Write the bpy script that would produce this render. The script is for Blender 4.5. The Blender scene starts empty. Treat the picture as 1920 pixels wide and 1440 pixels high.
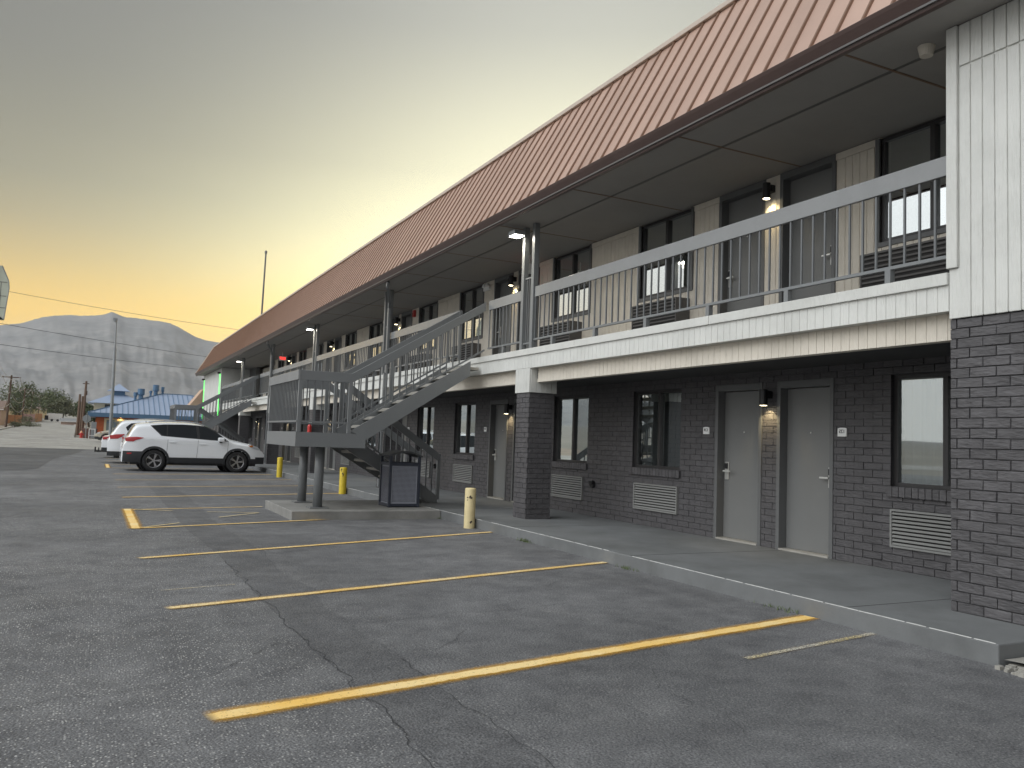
import bpy, bmesh, math, random
from mathutils import Vector, Matrix, noise
R = math.radians
random.seed(7)
C = bpy.context.scene.collection
SC = bpy.context.scene

# ------------------------------------------------------------------ camera
cam_d = bpy.data.cameras.new('camera')
cam = bpy.data.objects.new('camera', cam_d); C.objects.link(cam)
cam_d.sensor_width = 36.0
cam_d.lens = 36.0 * 1560.2 / 1920.0
cam_d.clip_start = 0.1; cam_d.clip_end = 40000
YAW, PITCH, ROLL = .46268, .06955, .03582
fw = Vector((math.sin(YAW)*math.cos(PITCH), math.cos(YAW)*math.cos(PITCH), math.sin(PITCH)))
rt = Vector((math.cos(YAW), -math.sin(YAW), 0)); up = rt.cross(fw)
rt2 = rt*math.cos(ROLL) + up*math.sin(ROLL); up2 = -rt*math.sin(ROLL) + up*math.cos(ROLL)
cam.matrix_world = Matrix((( rt2.x, up2.x, -fw.x, 0), (rt2.y, up2.y, -fw.y, 0), (rt2.z, up2.z, -fw.z, 1.40), (0, 0, 0, 1)))
SC.camera = cam

# ------------------------------------------------------------------ sky (dusk, sun just under the ridge) and exposure
SUN_AZ = R(32)
w = bpy.data.worlds.new('World'); SC.world = w; w.use_nodes = True
nt = w.node_tree; nt.nodes.clear()
def wn(t, **kw):
    n = nt.nodes.new(t)
    for k, v in kw.items(): setattr(n, k, v)
    return n
def wmath(op, a, b=None, c=None, clamp=False):
    n = wn('ShaderNodeMath', operation=op); n.use_clamp = clamp
    for i, s in enumerate((a, b, c)):
        if s is None: continue
        if isinstance(s, (int, float)): n.inputs[i].default_value = s
        else: nt.links.new(s, n.inputs[i])
    return n.outputs[0]
def wramp(fac, stops):
    n = wn('ShaderNodeValToRGB'); cr = n.color_ramp; cr.interpolation = 'B_SPLINE'
    while len(cr.elements) < len(stops): cr.elements.new(.5)
    for e, (p, col) in zip(cr.elements, stops): e.position = p; e.color = (*[c/2.5 for c in col], 1)      # ramp stops hold at most 1
    nt.links.new(fac, n.inputs[0]); return n.outputs[0]
tc = wn('ShaderNodeTexCoord'); sx = wn('ShaderNodeSeparateXYZ'); nt.links.new(tc.outputs['Generated'], sx.inputs[0])
el = wmath('MULTIPLY', wmath('ARCSINE', sx.outputs[2]), 180/math.pi)            # elevation in degrees
elf = wmath('DIVIDE', wmath('MAXIMUM', el, 0.0), 90.0, clamp=True)
hx = wmath('ADD', wmath('MULTIPLY', sx.outputs[0], math.sin(SUN_AZ)), wmath('MULTIPLY', sx.outputs[1], math.cos(SUN_AZ)))
hl = wmath('SQRT', wmath('MAXIMUM', wmath('SUBTRACT', 1.0, wmath('MULTIPLY', sx.outputs[2], sx.outputs[2])), 1e-4))
ca = wmath('DIVIDE', hx, hl)                                                    # cosine of azimuth from the sun
glow = wmath('POWER', wmath('MAXIMUM', wmath('MULTIPLY_ADD', ca, .5, .5), 0.0), 28.0)
side = wn('ShaderNodeMapRange'); side.interpolation_type = 'SMOOTHSTEP'
nt.links.new(wmath('DIVIDE', sx.outputs[0], hl), side.inputs[0])
for i, v in ((1, -.12), (2, -.85), (3, 0.0), (4, 1.0)): side.inputs[i].default_value = v
d = 1/90.0
away = wramp(elf, [(0, (1.15, .70, .06)), (6.8*d, (1.08, .66, .08)), (9.2*d, (.66, .46, .13)), (11.5*d, (.42, .335, .165)), (13.2*d, (.33, .285, .17)), (15*d, (.27, .25, .17)), (22*d, (.17, .17, .155)), (40*d, (.185, .19, .195)), (1, (.38, .41, .44))])
near = wramp(elf, [(0, (2.1, 1.55, .48)), (8*d, (2.1, 1.70, .68)), (10.6*d, (2.15, 1.95, 1.05)), (14*d, (1.55, 1.46, .92)), (18*d, (1.06, 1.01, .70)), (27*d, (.43, .435, .40)), (45*d, (.32, .33, .34)), (1, (.38, .41, .44))])
rear = wramp(elf, [(0, (.34, .31, .31)), (12*d, (.30, .29, .31)), (40*d, (.28, .30, .32)), (1, (.38, .41, .44))])
back = wramp(elf, [(0, (.95, .93, .88)), (12*d, (1.08, 1.09, 1.09)), (40*d, (1.1, 1.16, 1.2)), (65*d, (.80, .85, .90)), (1, (.38, .41, .44))])
def wmix(f, a, b):
    n = wn('ShaderNodeMix', data_type='RGBA'); nt.links.new(f, n.inputs[0]); nt.links.new(a, n.inputs[6]); nt.links.new(b, n.inputs[7]); return n.outputs[2]
rmap = wn('ShaderNodeMapRange'); rmap.interpolation_type = 'SMOOTHSTEP'; nt.links.new(ca, rmap.inputs[0])
for i, v in ((1, .60), (2, -.30), (3, 0.0), (4, 1.0)): rmap.inputs[i].default_value = v
front_ = wmix(rmap.outputs[0], wmix(glow, away, near), rear)
front = front_
skyc = wmix(side.outputs[0], front, back)
bg = wn('ShaderNodeBackground'); nt.links.new(skyc, bg.inputs[0]); bg.inputs[1].default_value = 2.5
sl_ = bpy.data.lights.new('sky_fill', 'SUN'); sl_.energy = 1.45; sl_.angle = R(60); sl_.color = (.96, .98, 1.0)  # added soft fill from the lot side, standing in for bright sky
sky_fill = bpy.data.objects.new('sky_fill', sl_); C.objects.link(sky_fill); sky_fill.rotation_euler = Vector((.72, .10, -.70)).to_track_quat('-Z', 'Y').to_euler()
ow = wn('ShaderNodeOutputWorld'); nt.links.new(bg.outputs[0], ow.inputs[0])
SC.view_settings.view_transform = 'Standard'; SC.view_settings.look = 'None'
SC.view_settings.exposure = 0.35; SC.view_settings.gamma = 1.0; SC.view_settings.use_curve_mapping = False

# ------------------------------------------------------------------ materials
M = {}
def mat(name, col, rough=.6, metal=0., var=.12, vscale=3., bump=0., bscale=40., spec=.5, coat=0., emit=None, estr=0., stain=0., stain_scale=.8, stretch=None, objvar=0.):
    m = bpy.data.materials.new(name); m.use_nodes = True; M[name] = m
    n = m.node_tree; N = n.nodes; L = n.links; b = N['Principled BSDF']
    b.inputs['Roughness'].default_value = rough; b.inputs['Metallic'].default_value = metal
    b.inputs['Specular IOR Level'].default_value = spec; b.inputs['Coat Weight'].default_value = coat
    b.inputs['Coat Roughness'].default_value = .04
    geo = N.new('ShaderNodeNewGeometry')
    nz = N.new('ShaderNodeTexNoise'); nz.inputs['Scale'].default_value = vscale; nz.inputs['Detail'].default_value = 6; nz.inputs['Roughness'].default_value = .65
    L.new(geo.outputs['Position'], nz.inputs['Vector'])
    rp = N.new('ShaderNodeValToRGB')
    rp.color_ramp.elements[0].position = .3; rp.color_ramp.elements[1].position = .72
    rp.color_ramp.elements[0].color = (*[c*(1-var) for c in col], 1); rp.color_ramp.elements[1].color = (*[min(1, c*(1+var)) for c in col], 1)
    L.new(nz.outputs[0], rp.inputs[0]); out = rp.outputs[0]
    if stain:
        n2 = N.new('ShaderNodeTexNoise'); n2.inputs['Scale'].default_value = stain_scale; n2.inputs['Detail'].default_value = 9; n2.inputs['Roughness'].default_value = .7
        L.new(geo.outputs['Position'], n2.inputs['Vector'])
        r2 = N.new('ShaderNodeValToRGB'); r2.color_ramp.elements[0].position = .45; r2.color_ramp.elements[1].position = .7
        r2.color_ramp.elements[0].color = (1, 1, 1, 1); r2.color_ramp.elements[1].color = (1-stain, 1-stain, 1-stain*1.05 if stain < .9 else 0, 1)
        L.new(n2.outputs[0], r2.inputs[0])
        mx = N.new('ShaderNodeMix'); mx.data_type = 'RGBA'; mx.blend_type = 'MULTIPLY'; mx.inputs[0].default_value = 1
        L.new(out, mx.inputs[6]); L.new(r2.outputs[0], mx.inputs[7]); out = mx.outputs[2]
    if objvar:
        oi = N.new('ShaderNodeObjectInfo'); mr_ = N.new('ShaderNodeMapRange'); mr_.inputs[3].default_value = 1-objvar; mr_.inputs[4].default_value = 1+objvar; L.new(oi.outputs['Random'], mr_.inputs[0])
        vm = N.new('ShaderNodeVectorMath'); vm.operation = 'SCALE'; L.new(out, vm.inputs[0]); L.new(mr_.outputs[0], vm.inputs[3]); out = vm.outputs[0]
    L.new(out, b.inputs['Base Color'])
    if bump:
        nb = N.new('ShaderNodeTexNoise'); nb.inputs['Scale'].default_value = bscale; nb.inputs['Detail'].default_value = 5
        if stretch:
            mp = N.new('ShaderNodeMapping'); mp.inputs['Scale'].default_value = stretch; L.new(geo.outputs['Position'], mp.inputs['Vector']); L.new(mp.outputs[0], nb.inputs['Vector'])
        else: L.new(geo.outputs['Position'], nb.inputs['Vector'])
        bp = N.new('ShaderNodeBump'); bp.inputs['Strength'].default_value = bump; bp.inputs['Distance'].default_value = .01
        L.new(nb.outputs[0], bp.inputs['Height']); L.new(bp.outputs[0], b.inputs['Normal'])
    if emit:
        b.inputs['Emission Color'].default_value = (*emit, 1); b.inputs['Emission Strength'].default_value = estr
    return m
mat('siding', (.62, .62, .585), .75, var=.05, vscale=2.5, bump=1.0, bscale=60, stain=.12, stain_scale=1.2, stretch=(1, 1, .09), objvar=.03)
mat('siding_warm', (.69, .635, .545), .8, var=.06, vscale=3, bump=.8, bscale=60, stain=.14, stretch=(1, 1, .09))
mat('brick_paint', (.082, .078, .081), .5, var=.18, vscale=7, bump=1.0, bscale=30, stretch=(1, .5, 1.6), stain=.15, stain_scale=2.2, objvar=.14)
mat('mortar', (.055, .053, .055), .8, var=.1)
mat('steel_paint', (.175, .183, .186), .33, var=.05, vscale=1.5, bump=.08, bscale=60)
mat('baluster_paint', (.135, .142, .146), .35, var=.05)
mat('steel_dark', (.15, .155, .155), .45, var=.08, vscale=2)
mat('rail_paint', (.225, .23, .23), .20, var=.06, vscale=2, bump=.1, bscale=50, stain=.08)
mat('door_paint', (.165, .167, .163), .45, var=.04, vscale=2)
mat('frame_paint', (.12, .122, .122), .45, var=.05)
mat('dark_frame', (.035, .033, .033), .4, var=.1)
mat('bronze_frame', (.10, .095, .09), .4, var=.1)
mat('soffit_paint', (.31, .295, .275), .85, var=.05, vscale=.6, stain=.08)
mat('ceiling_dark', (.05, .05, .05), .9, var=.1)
mat('joint_dark', (.03, .028, .027), .9, var=.1)
mat('joint_brown', (.20, .13, .09), .9, var=.1)
mat('roof_metal', (.555, .38, .30), .36, metal=.35, var=.08, vscale=.9, bump=.10, bscale=3, objvar=.05, stain=.10, stain_scale=.7)
mat('roof_seam', (.20, .115, .075), .45, metal=.3, var=.08)  # motel rib brown, darkened so the colour carries their shadow lines
mat('roof_trim', (.50, .42, .35), .6, var=.06)
mat('gutter_brown', (.085, .055, .048), .35, var=.1, vscale=2)
mat('slab_paint', (.155, .160, .160), .62, var=.13, vscale=1.6, bump=.15, bscale=80, stain=.28, stain_scale=1.1)
mat('pad_concrete', (.23, .225, .21), .75, var=.16, vscale=2, bump=.2, bscale=70, stain=.3, stain_scale=1.3)
mat('kerb_wear', (.42, .42, .40), .8, var=.2, vscale=12)
mat('concrete', (.34, .325, .29), .85, var=.16, vscale=4, bump=.3, bscale=60, stain=.2)
mat('grille', (.215, .215, .205), .5, var=.06)
mat('grille_dark', (.11, .105, .10), .6, var=.1)
mat('black_metal', (.012, .012, .013), .4, var=.1)
mat('chrome', (.66, .66, .63), .28, metal=.55, var=.03)
mat('plate_white', (.80, .80, .78), .5, var=.03)
mat('ink', (.02, .02, .02), .6, var=.05)
mat('curtain', (.22, .235, .235), .9, var=.06, vscale=1.5)
mat('lamp_warm', (.9, .8, .5), .5, emit=(1, .86, .55), estr=12)
mat('lamp_flood', (.9, .9, .85), .5, emit=(1, .95, .82), estr=25)
mat('lamp_orange', (.9, .5, .2), .5, emit=(1, .5, .15), estr=1.2)
mat('exit_red', (.6, .02, .02), .5, emit=(1, .03, .02), estr=2.6)
mat('green_beam', (.1, .8, .15), .5, emit=(.12, 1, .14), estr=1.5)
mat('red_paint', (.50, .035, .03), .4, var=.08)
mat('yellow_paint', (.62, .46, .03), .45, var=.08, vscale=6, stain=.12, stain_scale=5)
mat('cream_paint', (.66, .55, .30), .5, var=.06, vscale=6, stain=.10, stain_scale=5)
mat('chip', (.05, .035, .03), .8, var=.2)
mat('bin_body', (.25, .262, .30), .5, var=.05)
mat('bin_frame', (.03, .035, .05), .45, var=.1)
mat('bin_hole', (.022, .022, .04), .8, var=.1)
mat('bin_lid', (.05, .053, .056), .5, var=.1)
mat('car_white', (.84, .86, .88), .22, var=.02, coat=1.)
mat('car_tan', (.42, .38, .30), .28, metal=.3, var=.03, coat=1.)
mat('cladding', (.035, .037, .04), .55, var=.1)
mat('glass_dark', (.010, .012, .014), .05, var=.05, spec=.35)
mat('tyre', (.018, .018, .019), .8, var=.1, bump=.2)
mat('alloy', (.55, .55, .56), .28, metal=.9, var=.05)
mat('lamp_red', (.40, .02, .025), .12, var=.1, coat=1.)
mat('lamp_amber', (.55, .17, .02), .15, var=.1, coat=1.)
mat('lamp_clear', (.5, .52, .55), .1, var=.1, coat=1.)
mat('galvanised', (.30, .32, .33), .45, metal=.4, var=.08)
mat('wood_pole', (.10, .065, .045), .85, var=.25, vscale=5)
mat('wood_pole_red', (.15, .10, .07), .85, var=.25, vscale=5)
mat('wire', (.05, .05, .05), .7)
mat('wire_light', (.50, .48, .46), .6)
mat('blue_roof', (.33, .40, .52), .45, metal=.2, var=.05, vscale=.5)
mat('blue_paint', (.08, .16, .26), .45, var=.1)
mat('orange_wall', (.40, .105, .04), .85, var=.1, vscale=1.2)
mat('cream_trim', (.58, .50, .34), .8, var=.05)
mat('pane_far', (.18, .23, .24), .12, var=.1)
mat('fence_wood', (.42, .20, .10), .9, var=.2, vscale=2)
mat('fence_dark', (.16, .09, .075), .9, var=.2, vscale=2)
mat('house_wall', (.52, .38, .31), .85, var=.06)
mat('house_tan', (.50, .40, .24), .85, var=.06)
mat('house_white', (.62, .60, .56), .8, var=.05)
mat('house_roof', (.20, .14, .11), .85, var=.15, vscale=4)
mat('house_roof_grey', (.22, .22, .22), .85, var=.15, vscale=4)
mat('bark', (.09, .07, .055), .9, var=.25)
mat('leaf_a', (.105, .125, .055), .7, var=.35, vscale=.7)
mat('leaf_b', (.075, .10, .048), .7, var=.35, vscale=.7)
mat('leaf_c', (.13, .135, .075), .7, var=.35, vscale=.7)
mat('weed', (.10, .13, .05), .8, var=.3, vscale=14)
mat('stucco', (.86, .82, .71), .9, var=.05)
mat('teal', (.12, .32, .27), .6, var=.05)
mat('sign_face', (.62, .66, .54), .4, var=.06)
mat('sign_blue', (.05, .06, .12), .5, var=.05)
mat('mirror_black', (.02, .02, .02), .3)

# window glass with a reflective film: part mirror, part dark room behind
def glass(name, refl, tint):
    m = bpy.data.materials.new(name); m.use_nodes = True; M[name] = m
    n = m.node_tree; n.nodes.clear(); N = n.nodes; L = n.links
    g = N.new('ShaderNodeBsdfGlossy'); g.inputs['Roughness'].default_value = .015; g.inputs['Color'].default_value = (*tint, 1)
    t = N.new('ShaderNodeBsdfTransparent'); t.inputs[0].default_value = (.78, .80, .80, 1)
    fr = N.new('ShaderNodeFresnel'); fr.inputs[0].default_value = 1.5
    ad = N.new('ShaderNodeMath'); ad.operation = 'ADD'; ad.use_clamp = True; ad.inputs[1].default_value = refl
    L.new(fr.outputs[0], ad.inputs[0])
    nz = N.new('ShaderNodeTexNoise'); nz.inputs['Scale'].default_value = .9; geo = N.new('ShaderNodeNewGeometry'); L.new(geo.outputs['Position'], nz.inputs['Vector'])
    bp = N.new('ShaderNodeBump'); bp.inputs['Strength'].default_value = .015; bp.inputs['Distance'].default_value = .02; L.new(nz.outputs[0], bp.inputs['Height']); L.new(bp.outputs[0], g.inputs['Normal'])
    mx = N.new('ShaderNodeMixShader'); L.new(ad.outputs[0], mx.inputs[0]); L.new(t.outputs[0], mx.inputs[1]); L.new(g.outputs[0], mx.inputs[2])
    o = N.new('ShaderNodeOutputMaterial'); L.new(mx.outputs[0], o.inputs[0])
glass('glass_film', .78, (.86, .9, .9))
glass('glass_low', .46, (.86, .92, .92))

def asphalt(name, base, speck, stone, crackiness):
    m = bpy.data.materials.new(name); m.use_nodes = True; M[name] = m
    n = m.node_tree; N = n.nodes; L = n.links; b = N['Principled BSDF']; b.inputs['Roughness'].default_value = .72; b.inputs['Specular IOR Level'].default_value = .45
    geo = N.new('ShaderNodeNewGeometry')
    def nz(sc, det, rough=.6):
        k = N.new('ShaderNodeTexNoise'); k.inputs['Scale'].default_value = sc; k.inputs['Detail'].default_value = det; k.inputs['Roughness'].default_value = rough
        L.new(geo.outputs['Position'], k.inputs['Vector']); return k.outputs[0]
    def ramp(f, p0, c0, p1, c1):
        k = N.new('ShaderNodeValToRGB'); e = k.color_ramp.elements; e[0].position = p0; e[1].position = p1; e[0].color = (*c0, 1); e[1].color = (*c1, 1); L.new(f, k.inputs[0]); return k.outputs[0]
    def mix(f, a, c, mode='MIX', v=None):
        k = N.new('ShaderNodeMix'); k.data_type = 'RGBA'; k.blend_type = mode
        if f is None: k.inputs[0].default_value = v
        else: L.new(f, k.inputs[0])
        L.new(a, k.inputs[6]); L.new(c, k.inputs[7]); return k.outputs[2]
    big = ramp(nz(.35, 5), .32, [c*.74 for c in base], .70, [c*1.26 for c in base])
    mid = ramp(nz(2.6, 7, .7), .35, (.70, .70, .71), .68, (1.24, 1.24, 1.22))
    col = mix(None, big, mid, 'MULTIPLY', 1.)
    fine = ramp(nz(70, 3, .75), .33, (.42, .42, .43), .70, (1.6, 1.6, 1.58))
    col = mix(None, col, fine, 'MULTIPLY', 1.)
    vo = N.new('ShaderNodeTexVoronoi'); vo.inputs['Scale'].default_value = 68; vo.inputs['Randomness'].default_value = 1; L.new(geo.outputs['Position'], vo.inputs['Vector'])
    sp = N.new('ShaderNodeSeparateColor'); L.new(vo.outputs['Color'], sp.inputs[0])
    pick = N.new('ShaderNodeMath'); pick.operation = 'GREATER_THAN'; pick.inputs[1].default_value = 1-speck; L.new(sp.outputs[0], pick.inputs[0])
    close = N.new('ShaderNodeMath'); close.operation = 'LESS_THAN'; close.inputs[1].default_value = .36; L.new(vo.outputs['Distance'], close.inputs[0])
    pk = N.new('ShaderNodeMath'); pk.operation = 'MULTIPLY'; L.new(pick.outputs[0], pk.inputs[0]); L.new(close.outputs[0], pk.inputs[1])
    area = ramp(nz(.5, 4), .30, (.35, .35, .35), .60, (1, 1, 1))
    sepx = N.new('ShaderNodeSeparateXYZ'); L.new(geo.outputs['Position'], sepx.inputs[0])
    lane = N.new('ShaderNodeMapRange'); L.new(sepx.outputs[0], lane.inputs[0])
    for i_, v_ in ((1, .6), (2, 2.4), (3, 1.0), (4, .22)): lane.inputs[i_].default_value = v_
    pl_ = N.new('ShaderNodeMath'); pl_.operation = 'MULTIPLY'; L.new(pk.outputs[0], pl_.inputs[0]); L.new(lane.outputs[0], pl_.inputs[1])
    pa = N.new('ShaderNodeMath'); pa.operation = 'MULTIPLY'; L.new(pl_.outputs[0], pa.inputs[0]); L.new(area, pa.inputs[1])
    stn = N.new('ShaderNodeRGB'); stn.outputs[0].default_value = (*stone, 1)
    col = mix(pa.outputs[0], col, stn.outputs[0])
    oil = ramp(nz(1.3, 4, .55), .62, (1, 1, 1), .74, (.70, .70, .71)); col = mix(None, col, oil, 'MULTIPLY', 1.)
    dust = ramp(nz(.9, 6, .7), .30, (1.16, 1.15, 1.13), .45, (1, 1, 1)); col = mix(None, col, dust, 'MULTIPLY', 1.)
    L.new(col, b.inputs['Base Color'])
    rgh = N.new('ShaderNodeMapRange'); rgh.inputs[3].default_value = .5; rgh.inputs[4].default_value = .92; L.new(nz(1.1, 6), rgh.inputs[0]); L.new(rgh.outputs[0], b.inputs['Roughness'])
    v2 = N.new('ShaderNodeTexVoronoi'); v2.inputs['Scale'].default_value = 75; L.new(geo.outputs['Position'], v2.inputs['Vector'])
    bp = N.new('ShaderNodeBump'); bp.inputs['Strength'].default_value = .75; bp.inputs['Distance'].default_value = .006; bp.invert = True; L.new(v2.outputs['Distance'], bp.inputs['Height'])
    bp2 = N.new('ShaderNodeBump'); bp2.inputs['Strength'].default_value = .35; bp2.inputs['Distance'].default_value = .02; L.new(nz(7, 5), bp2.inputs['Height']); L.new(bp.outputs[0], bp2.inputs['Normal'])
    L.new(bp2.outputs[0], b.inputs['Normal'])
asphalt('asphalt', (.135, .135, .138), .24, (.50, .49, .46), 1)
asphalt('asphalt_patch', (.112, .112, .115), .06, (.26, .26, .25), 0)
asphalt('asphalt_new', (.095, .095, .096), .02, (.2, .2, .2), 0)
asphalt('street', (.33, .315, .285), .03, (.4, .4, .36), 0)

def paint_stripe(name, core, fuzz, wear):
    m = bpy.data.materials.new(name); m.use_nodes = True; M[name] = m
    n = m.node_tree; N = n.nodes; L = n.links; b = N['Principled BSDF']; b.inputs['Roughness'].default_value = .7
    tc = N.new('ShaderNodeTexCoord'); sp = N.new('ShaderNodeSeparateXYZ'); L.new(tc.outputs['UV'], sp.inputs[0])
    geo = N.new('ShaderNodeNewGeometry')
    ab = N.new('ShaderNodeMath'); ab.operation = 'MULTIPLY_ADD'; ab.inputs[1].default_value = 2; ab.inputs[2].default_value = -1; L.new(sp.outputs[1], ab.inputs[0])
    aa = N.new('ShaderNodeMath'); aa.operation = 'ABSOLUTE'; L.new(ab.outputs[0], aa.inputs[0])
    nz = N.new('ShaderNodeTexNoise'); nz.inputs['Scale'].default_value = 22; nz.inputs['Detail'].default_value = 8; nz.inputs['Roughness'].default_value = .75; L.new(geo.outputs['Position'], nz.inputs['Vector'])
    wob = N.new('ShaderNodeMath'); wob.operation = 'MULTIPLY_ADD'; wob.inputs[1].default_value = .42; L.new(nz.outputs[0], wob.inputs[0]); L.new(aa.outputs[0], wob.inputs[2])
    def mr(src, a, bb, c, dd):
        k = N.new('ShaderNodeMapRange'); L.new(src, k.inputs[0])
        for i, v in ((1, a), (2, bb), (3, c), (4, dd)): k.inputs[i].default_value = v
        return k.outputs[0]
    corem = mr(wob.outputs[0], .58, .68, 1, 0)
    fuzzm = mr(wob.outputs[0], .55, 1.12, fuzz, 0)
    mx = N.new('ShaderNodeMath'); mx.operation = 'MAXIMUM'; L.new(corem, mx.inputs[0]); L.new(fuzzm, mx.inputs[1])
    # wear along the stripe and the asphalt grain showing through
    n2 = N.new('ShaderNodeTexNoise'); n2.inputs['Scale'].default_value = 85; n2.inputs['Detail'].default_value = 3; L.new(geo.outputs['Position'], n2.inputs['Vector'])
    wr = mr(n2.outputs[0], .36-wear, .52-wear, .25, 1)
    al = N.new('ShaderNodeMath'); al.operation = 'MULTIPLY'; L.new(mx.outputs[0], al.inputs[0]); L.new(wr, al.inputs[1])
    endm = N.new('ShaderNodeMath'); endm.operation = 'MULTIPLY'; L.new(al.outputs[0], endm.inputs[0])
    L.new(mr(sp.outputs[0], 0.0, .012, 0, 1), endm.inputs[1])
    L.new(endm.outputs[0], b.inputs['Alpha'])
    n3 = N.new('ShaderNodeTexNoise'); n3.inputs['Scale'].default_value = 1.6; n3.inputs['Detail'].default_value = 4; L.new(geo.outputs['Position'], n3.inputs['Vector'])
    rp = N.new('ShaderNodeValToRGB'); rp.color_ramp.elements[0].position = .38; rp.color_ramp.elements[1].position = .62
    rp.color_ramp.elements[0].color = (core[0]*.97, core[1]*.80, core[2]*.42, 1); rp.color_ramp.elements[1].color = (*core, 1); L.new(n3.outputs[0], rp.inputs[0])
    fz = N.new('ShaderNodeRGB'); fz.outputs[0].default_value = (.62, .33, .035, 1)
    cm = N.new('ShaderNodeMix'); cm.data_type = 'RGBA'; L.new(corem, cm.inputs[0]); L.new(fz.outputs[0], cm.inputs[6]); L.new(rp.outputs[0], cm.inputs[7])
    L.new(cm.outputs[2], b.inputs['Base Color'])
paint_stripe('stripe_fresh', (.88, .66, .30), .80, .12)
paint_stripe('stripe_mid', (.80, .62, .32), .40, .06)
paint_stripe('stripe_old', (.70, .62, .40), .10, .02)
paint_stripe('stripe_white', (.60, .60, .58), .12, -.10)

# ------------------------------------------------------------------ helpers
class MB:
    def __init__(s): s.v = []; s.f = []
    def add(s, vs, fs):
        o = len(s.v); s.v += [tuple(p) for p in vs]; s.f += [tuple(i+o for i in f) for f in fs]
    def box(s, x0, x1, y0, y1, z0, z1):
        s.add([(x0,y0,z0),(x1,y0,z0),(x1,y1,z0),(x0,y1,z0),(x0,y0,z1),(x1,y0,z1),(x1,y1,z1),(x0,y1,z1)],
              [(0,3,2,1),(4,5,6,7),(0,1,5,4),(1,2,6,5),(2,3,7,6),(3,0,4,7)])
    def beam(s, a, b, wd, ht, upv=(0,0,1)):
        a = Vector(a); b = Vector(b); t = (b-a).normalized(); u = Vector(upv); sd = t.cross(u)
        if sd.length < 1e-4: sd = t.cross(Vector((1,0,0)))
        sd.normalize(); u = sd.cross(t).normalized(); hw = sd*wd/2; hh = u*ht/2
        s.add([a-hw-hh, a+hw-hh, a+hw+hh, a-hw+hh, b-hw-hh, b+hw-hh, b+hw+hh, b-hw+hh], [(0,3,2,1),(4,5,6,7),(0,1,5,4),(1,2,6,5),(2,3,7,6),(3,0,4,7)])
    def cyl(s, a, b, r0, r1=None, n=12, caps=True):
        if r1 is None: r1 = r0
        a = Vector(a); b = Vector(b); t = (b-a).normalized()
        u = t.cross(Vector((0,0,1)));
        if u.length < 1e-3: u = Vector((1,0,0))
        u.normalize(); q = t.cross(u)
        vs = []
        for p, r in ((a, r0), (b, r1)):
            for i in range(n):
                an = 2*math.pi*i/n; vs.append(p + u*math.cos(an)*r + q*math.sin(an)*r)
        fs = [(i, (i+1) % n, n+(i+1) % n, n+i) for i in range(n)]
        if caps: fs += [tuple(range(n-1, -1, -1)), tuple(range(n, 2*n))]
        s.add(vs, fs)
    def tube(s, pts, r, n=6):
        for a, b in zip(pts[:-1], pts[1:]): s.cyl(a, b, r, r, n)
    def poly(s, pts): s.add(pts, [tuple(range(len(pts)))])
    def prism(s, pts2, f0, f1):      # pts2: 2-D outline, f0/f1 map (u,v) to a 3-D point on either side
        n = len(pts2); s.add([f0(*p) for p in pts2] + [f1(*p) for p in pts2],
            [tuple(range(n-1, -1, -1)), tuple(range(n, 2*n))] + [(i, (i+1) % n, n+(i+1) % n, n+i) for i in range(n)])
    def mesh(s, name, m, smooth=False):
        me = bpy.data.meshes.new(name); me.from_pydata(s.v, [], s.f); me.update()
        bm = bmesh.new(); bm.from_mesh(me); bmesh.ops.recalc_face_normals(bm, faces=bm.faces); bm.to_mesh(me); bm.free()
        for k in (m if isinstance(m, (list, tuple)) else [m]): me.materials.append(M[k])
        if smooth:
            for p in me.polygons: p.use_smooth = True
        return me
    def build(s, name, m, parent=None, bevel=0, smooth=False, **kw):
        return place(name, s.mesh(name, m, smooth), parent, bevel=bevel, **kw)
def place(name, me, parent=None, loc=None, bevel=0, label=None, cat=None, group=None, kind=None, scale=None, rotz=None, auto=False):
    o = bpy.data.objects.new(name, me); C.objects.link(o)
    if parent is not None:
        o.parent = parent
        if parent.get('_w') is not None: o.matrix_parent_inverse = Matrix.Translation(-Vector(parent['_w']))
        elif parent.parent is not None and parent.parent.get('_w') is not None: pass
    if loc is not None: o.location = loc
    if scale is not None: o.scale = scale
    if rotz is not None: o.rotation_euler[2] = rotz
    if bevel:
        b = o.modifiers.new('bevel', 'BEVEL'); b.width = bevel; b.segments = 2; b.limit_method = 'ANGLE'; b.angle_limit = R(40)
    tag(o, label, cat, group, kind); return o
def tag(o, label=None, cat=None, group=None, kind=None):
    for k, v in (('label', label), ('category', cat), ('group', group), ('kind', kind)):
        if v: o[k] = v
    return o
def thing(name, label, cat, loc, rotz=0, group=None, world=False):
    o = bpy.data.objects.new(name, None); C.objects.link(o); o.location = loc; o.rotation_euler[2] = rotz; o.empty_display_size = .3
    if world: o['_w'] = tuple(loc)
    return tag(o, label, cat, group)
def box(name, m, parent, x0, x1, y0, y1, z0, z1, bevel=0, **kw):
    b = MB(); b.box(min(x0,x1), max(x0,x1), min(y0,y1), max(y0,y1), min(z0,z1), max(z0,z1)); return b.build(name, m, parent, bevel, **kw)
def copy_tree(o, parent=None):
    c = o.copy(); C.objects.link(c)
    if parent is not None: c.parent = parent
    for ch in list(o.children): copy_tree(ch, c)
    return c
CAMP = Vector((0, 0, 1.4))
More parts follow.
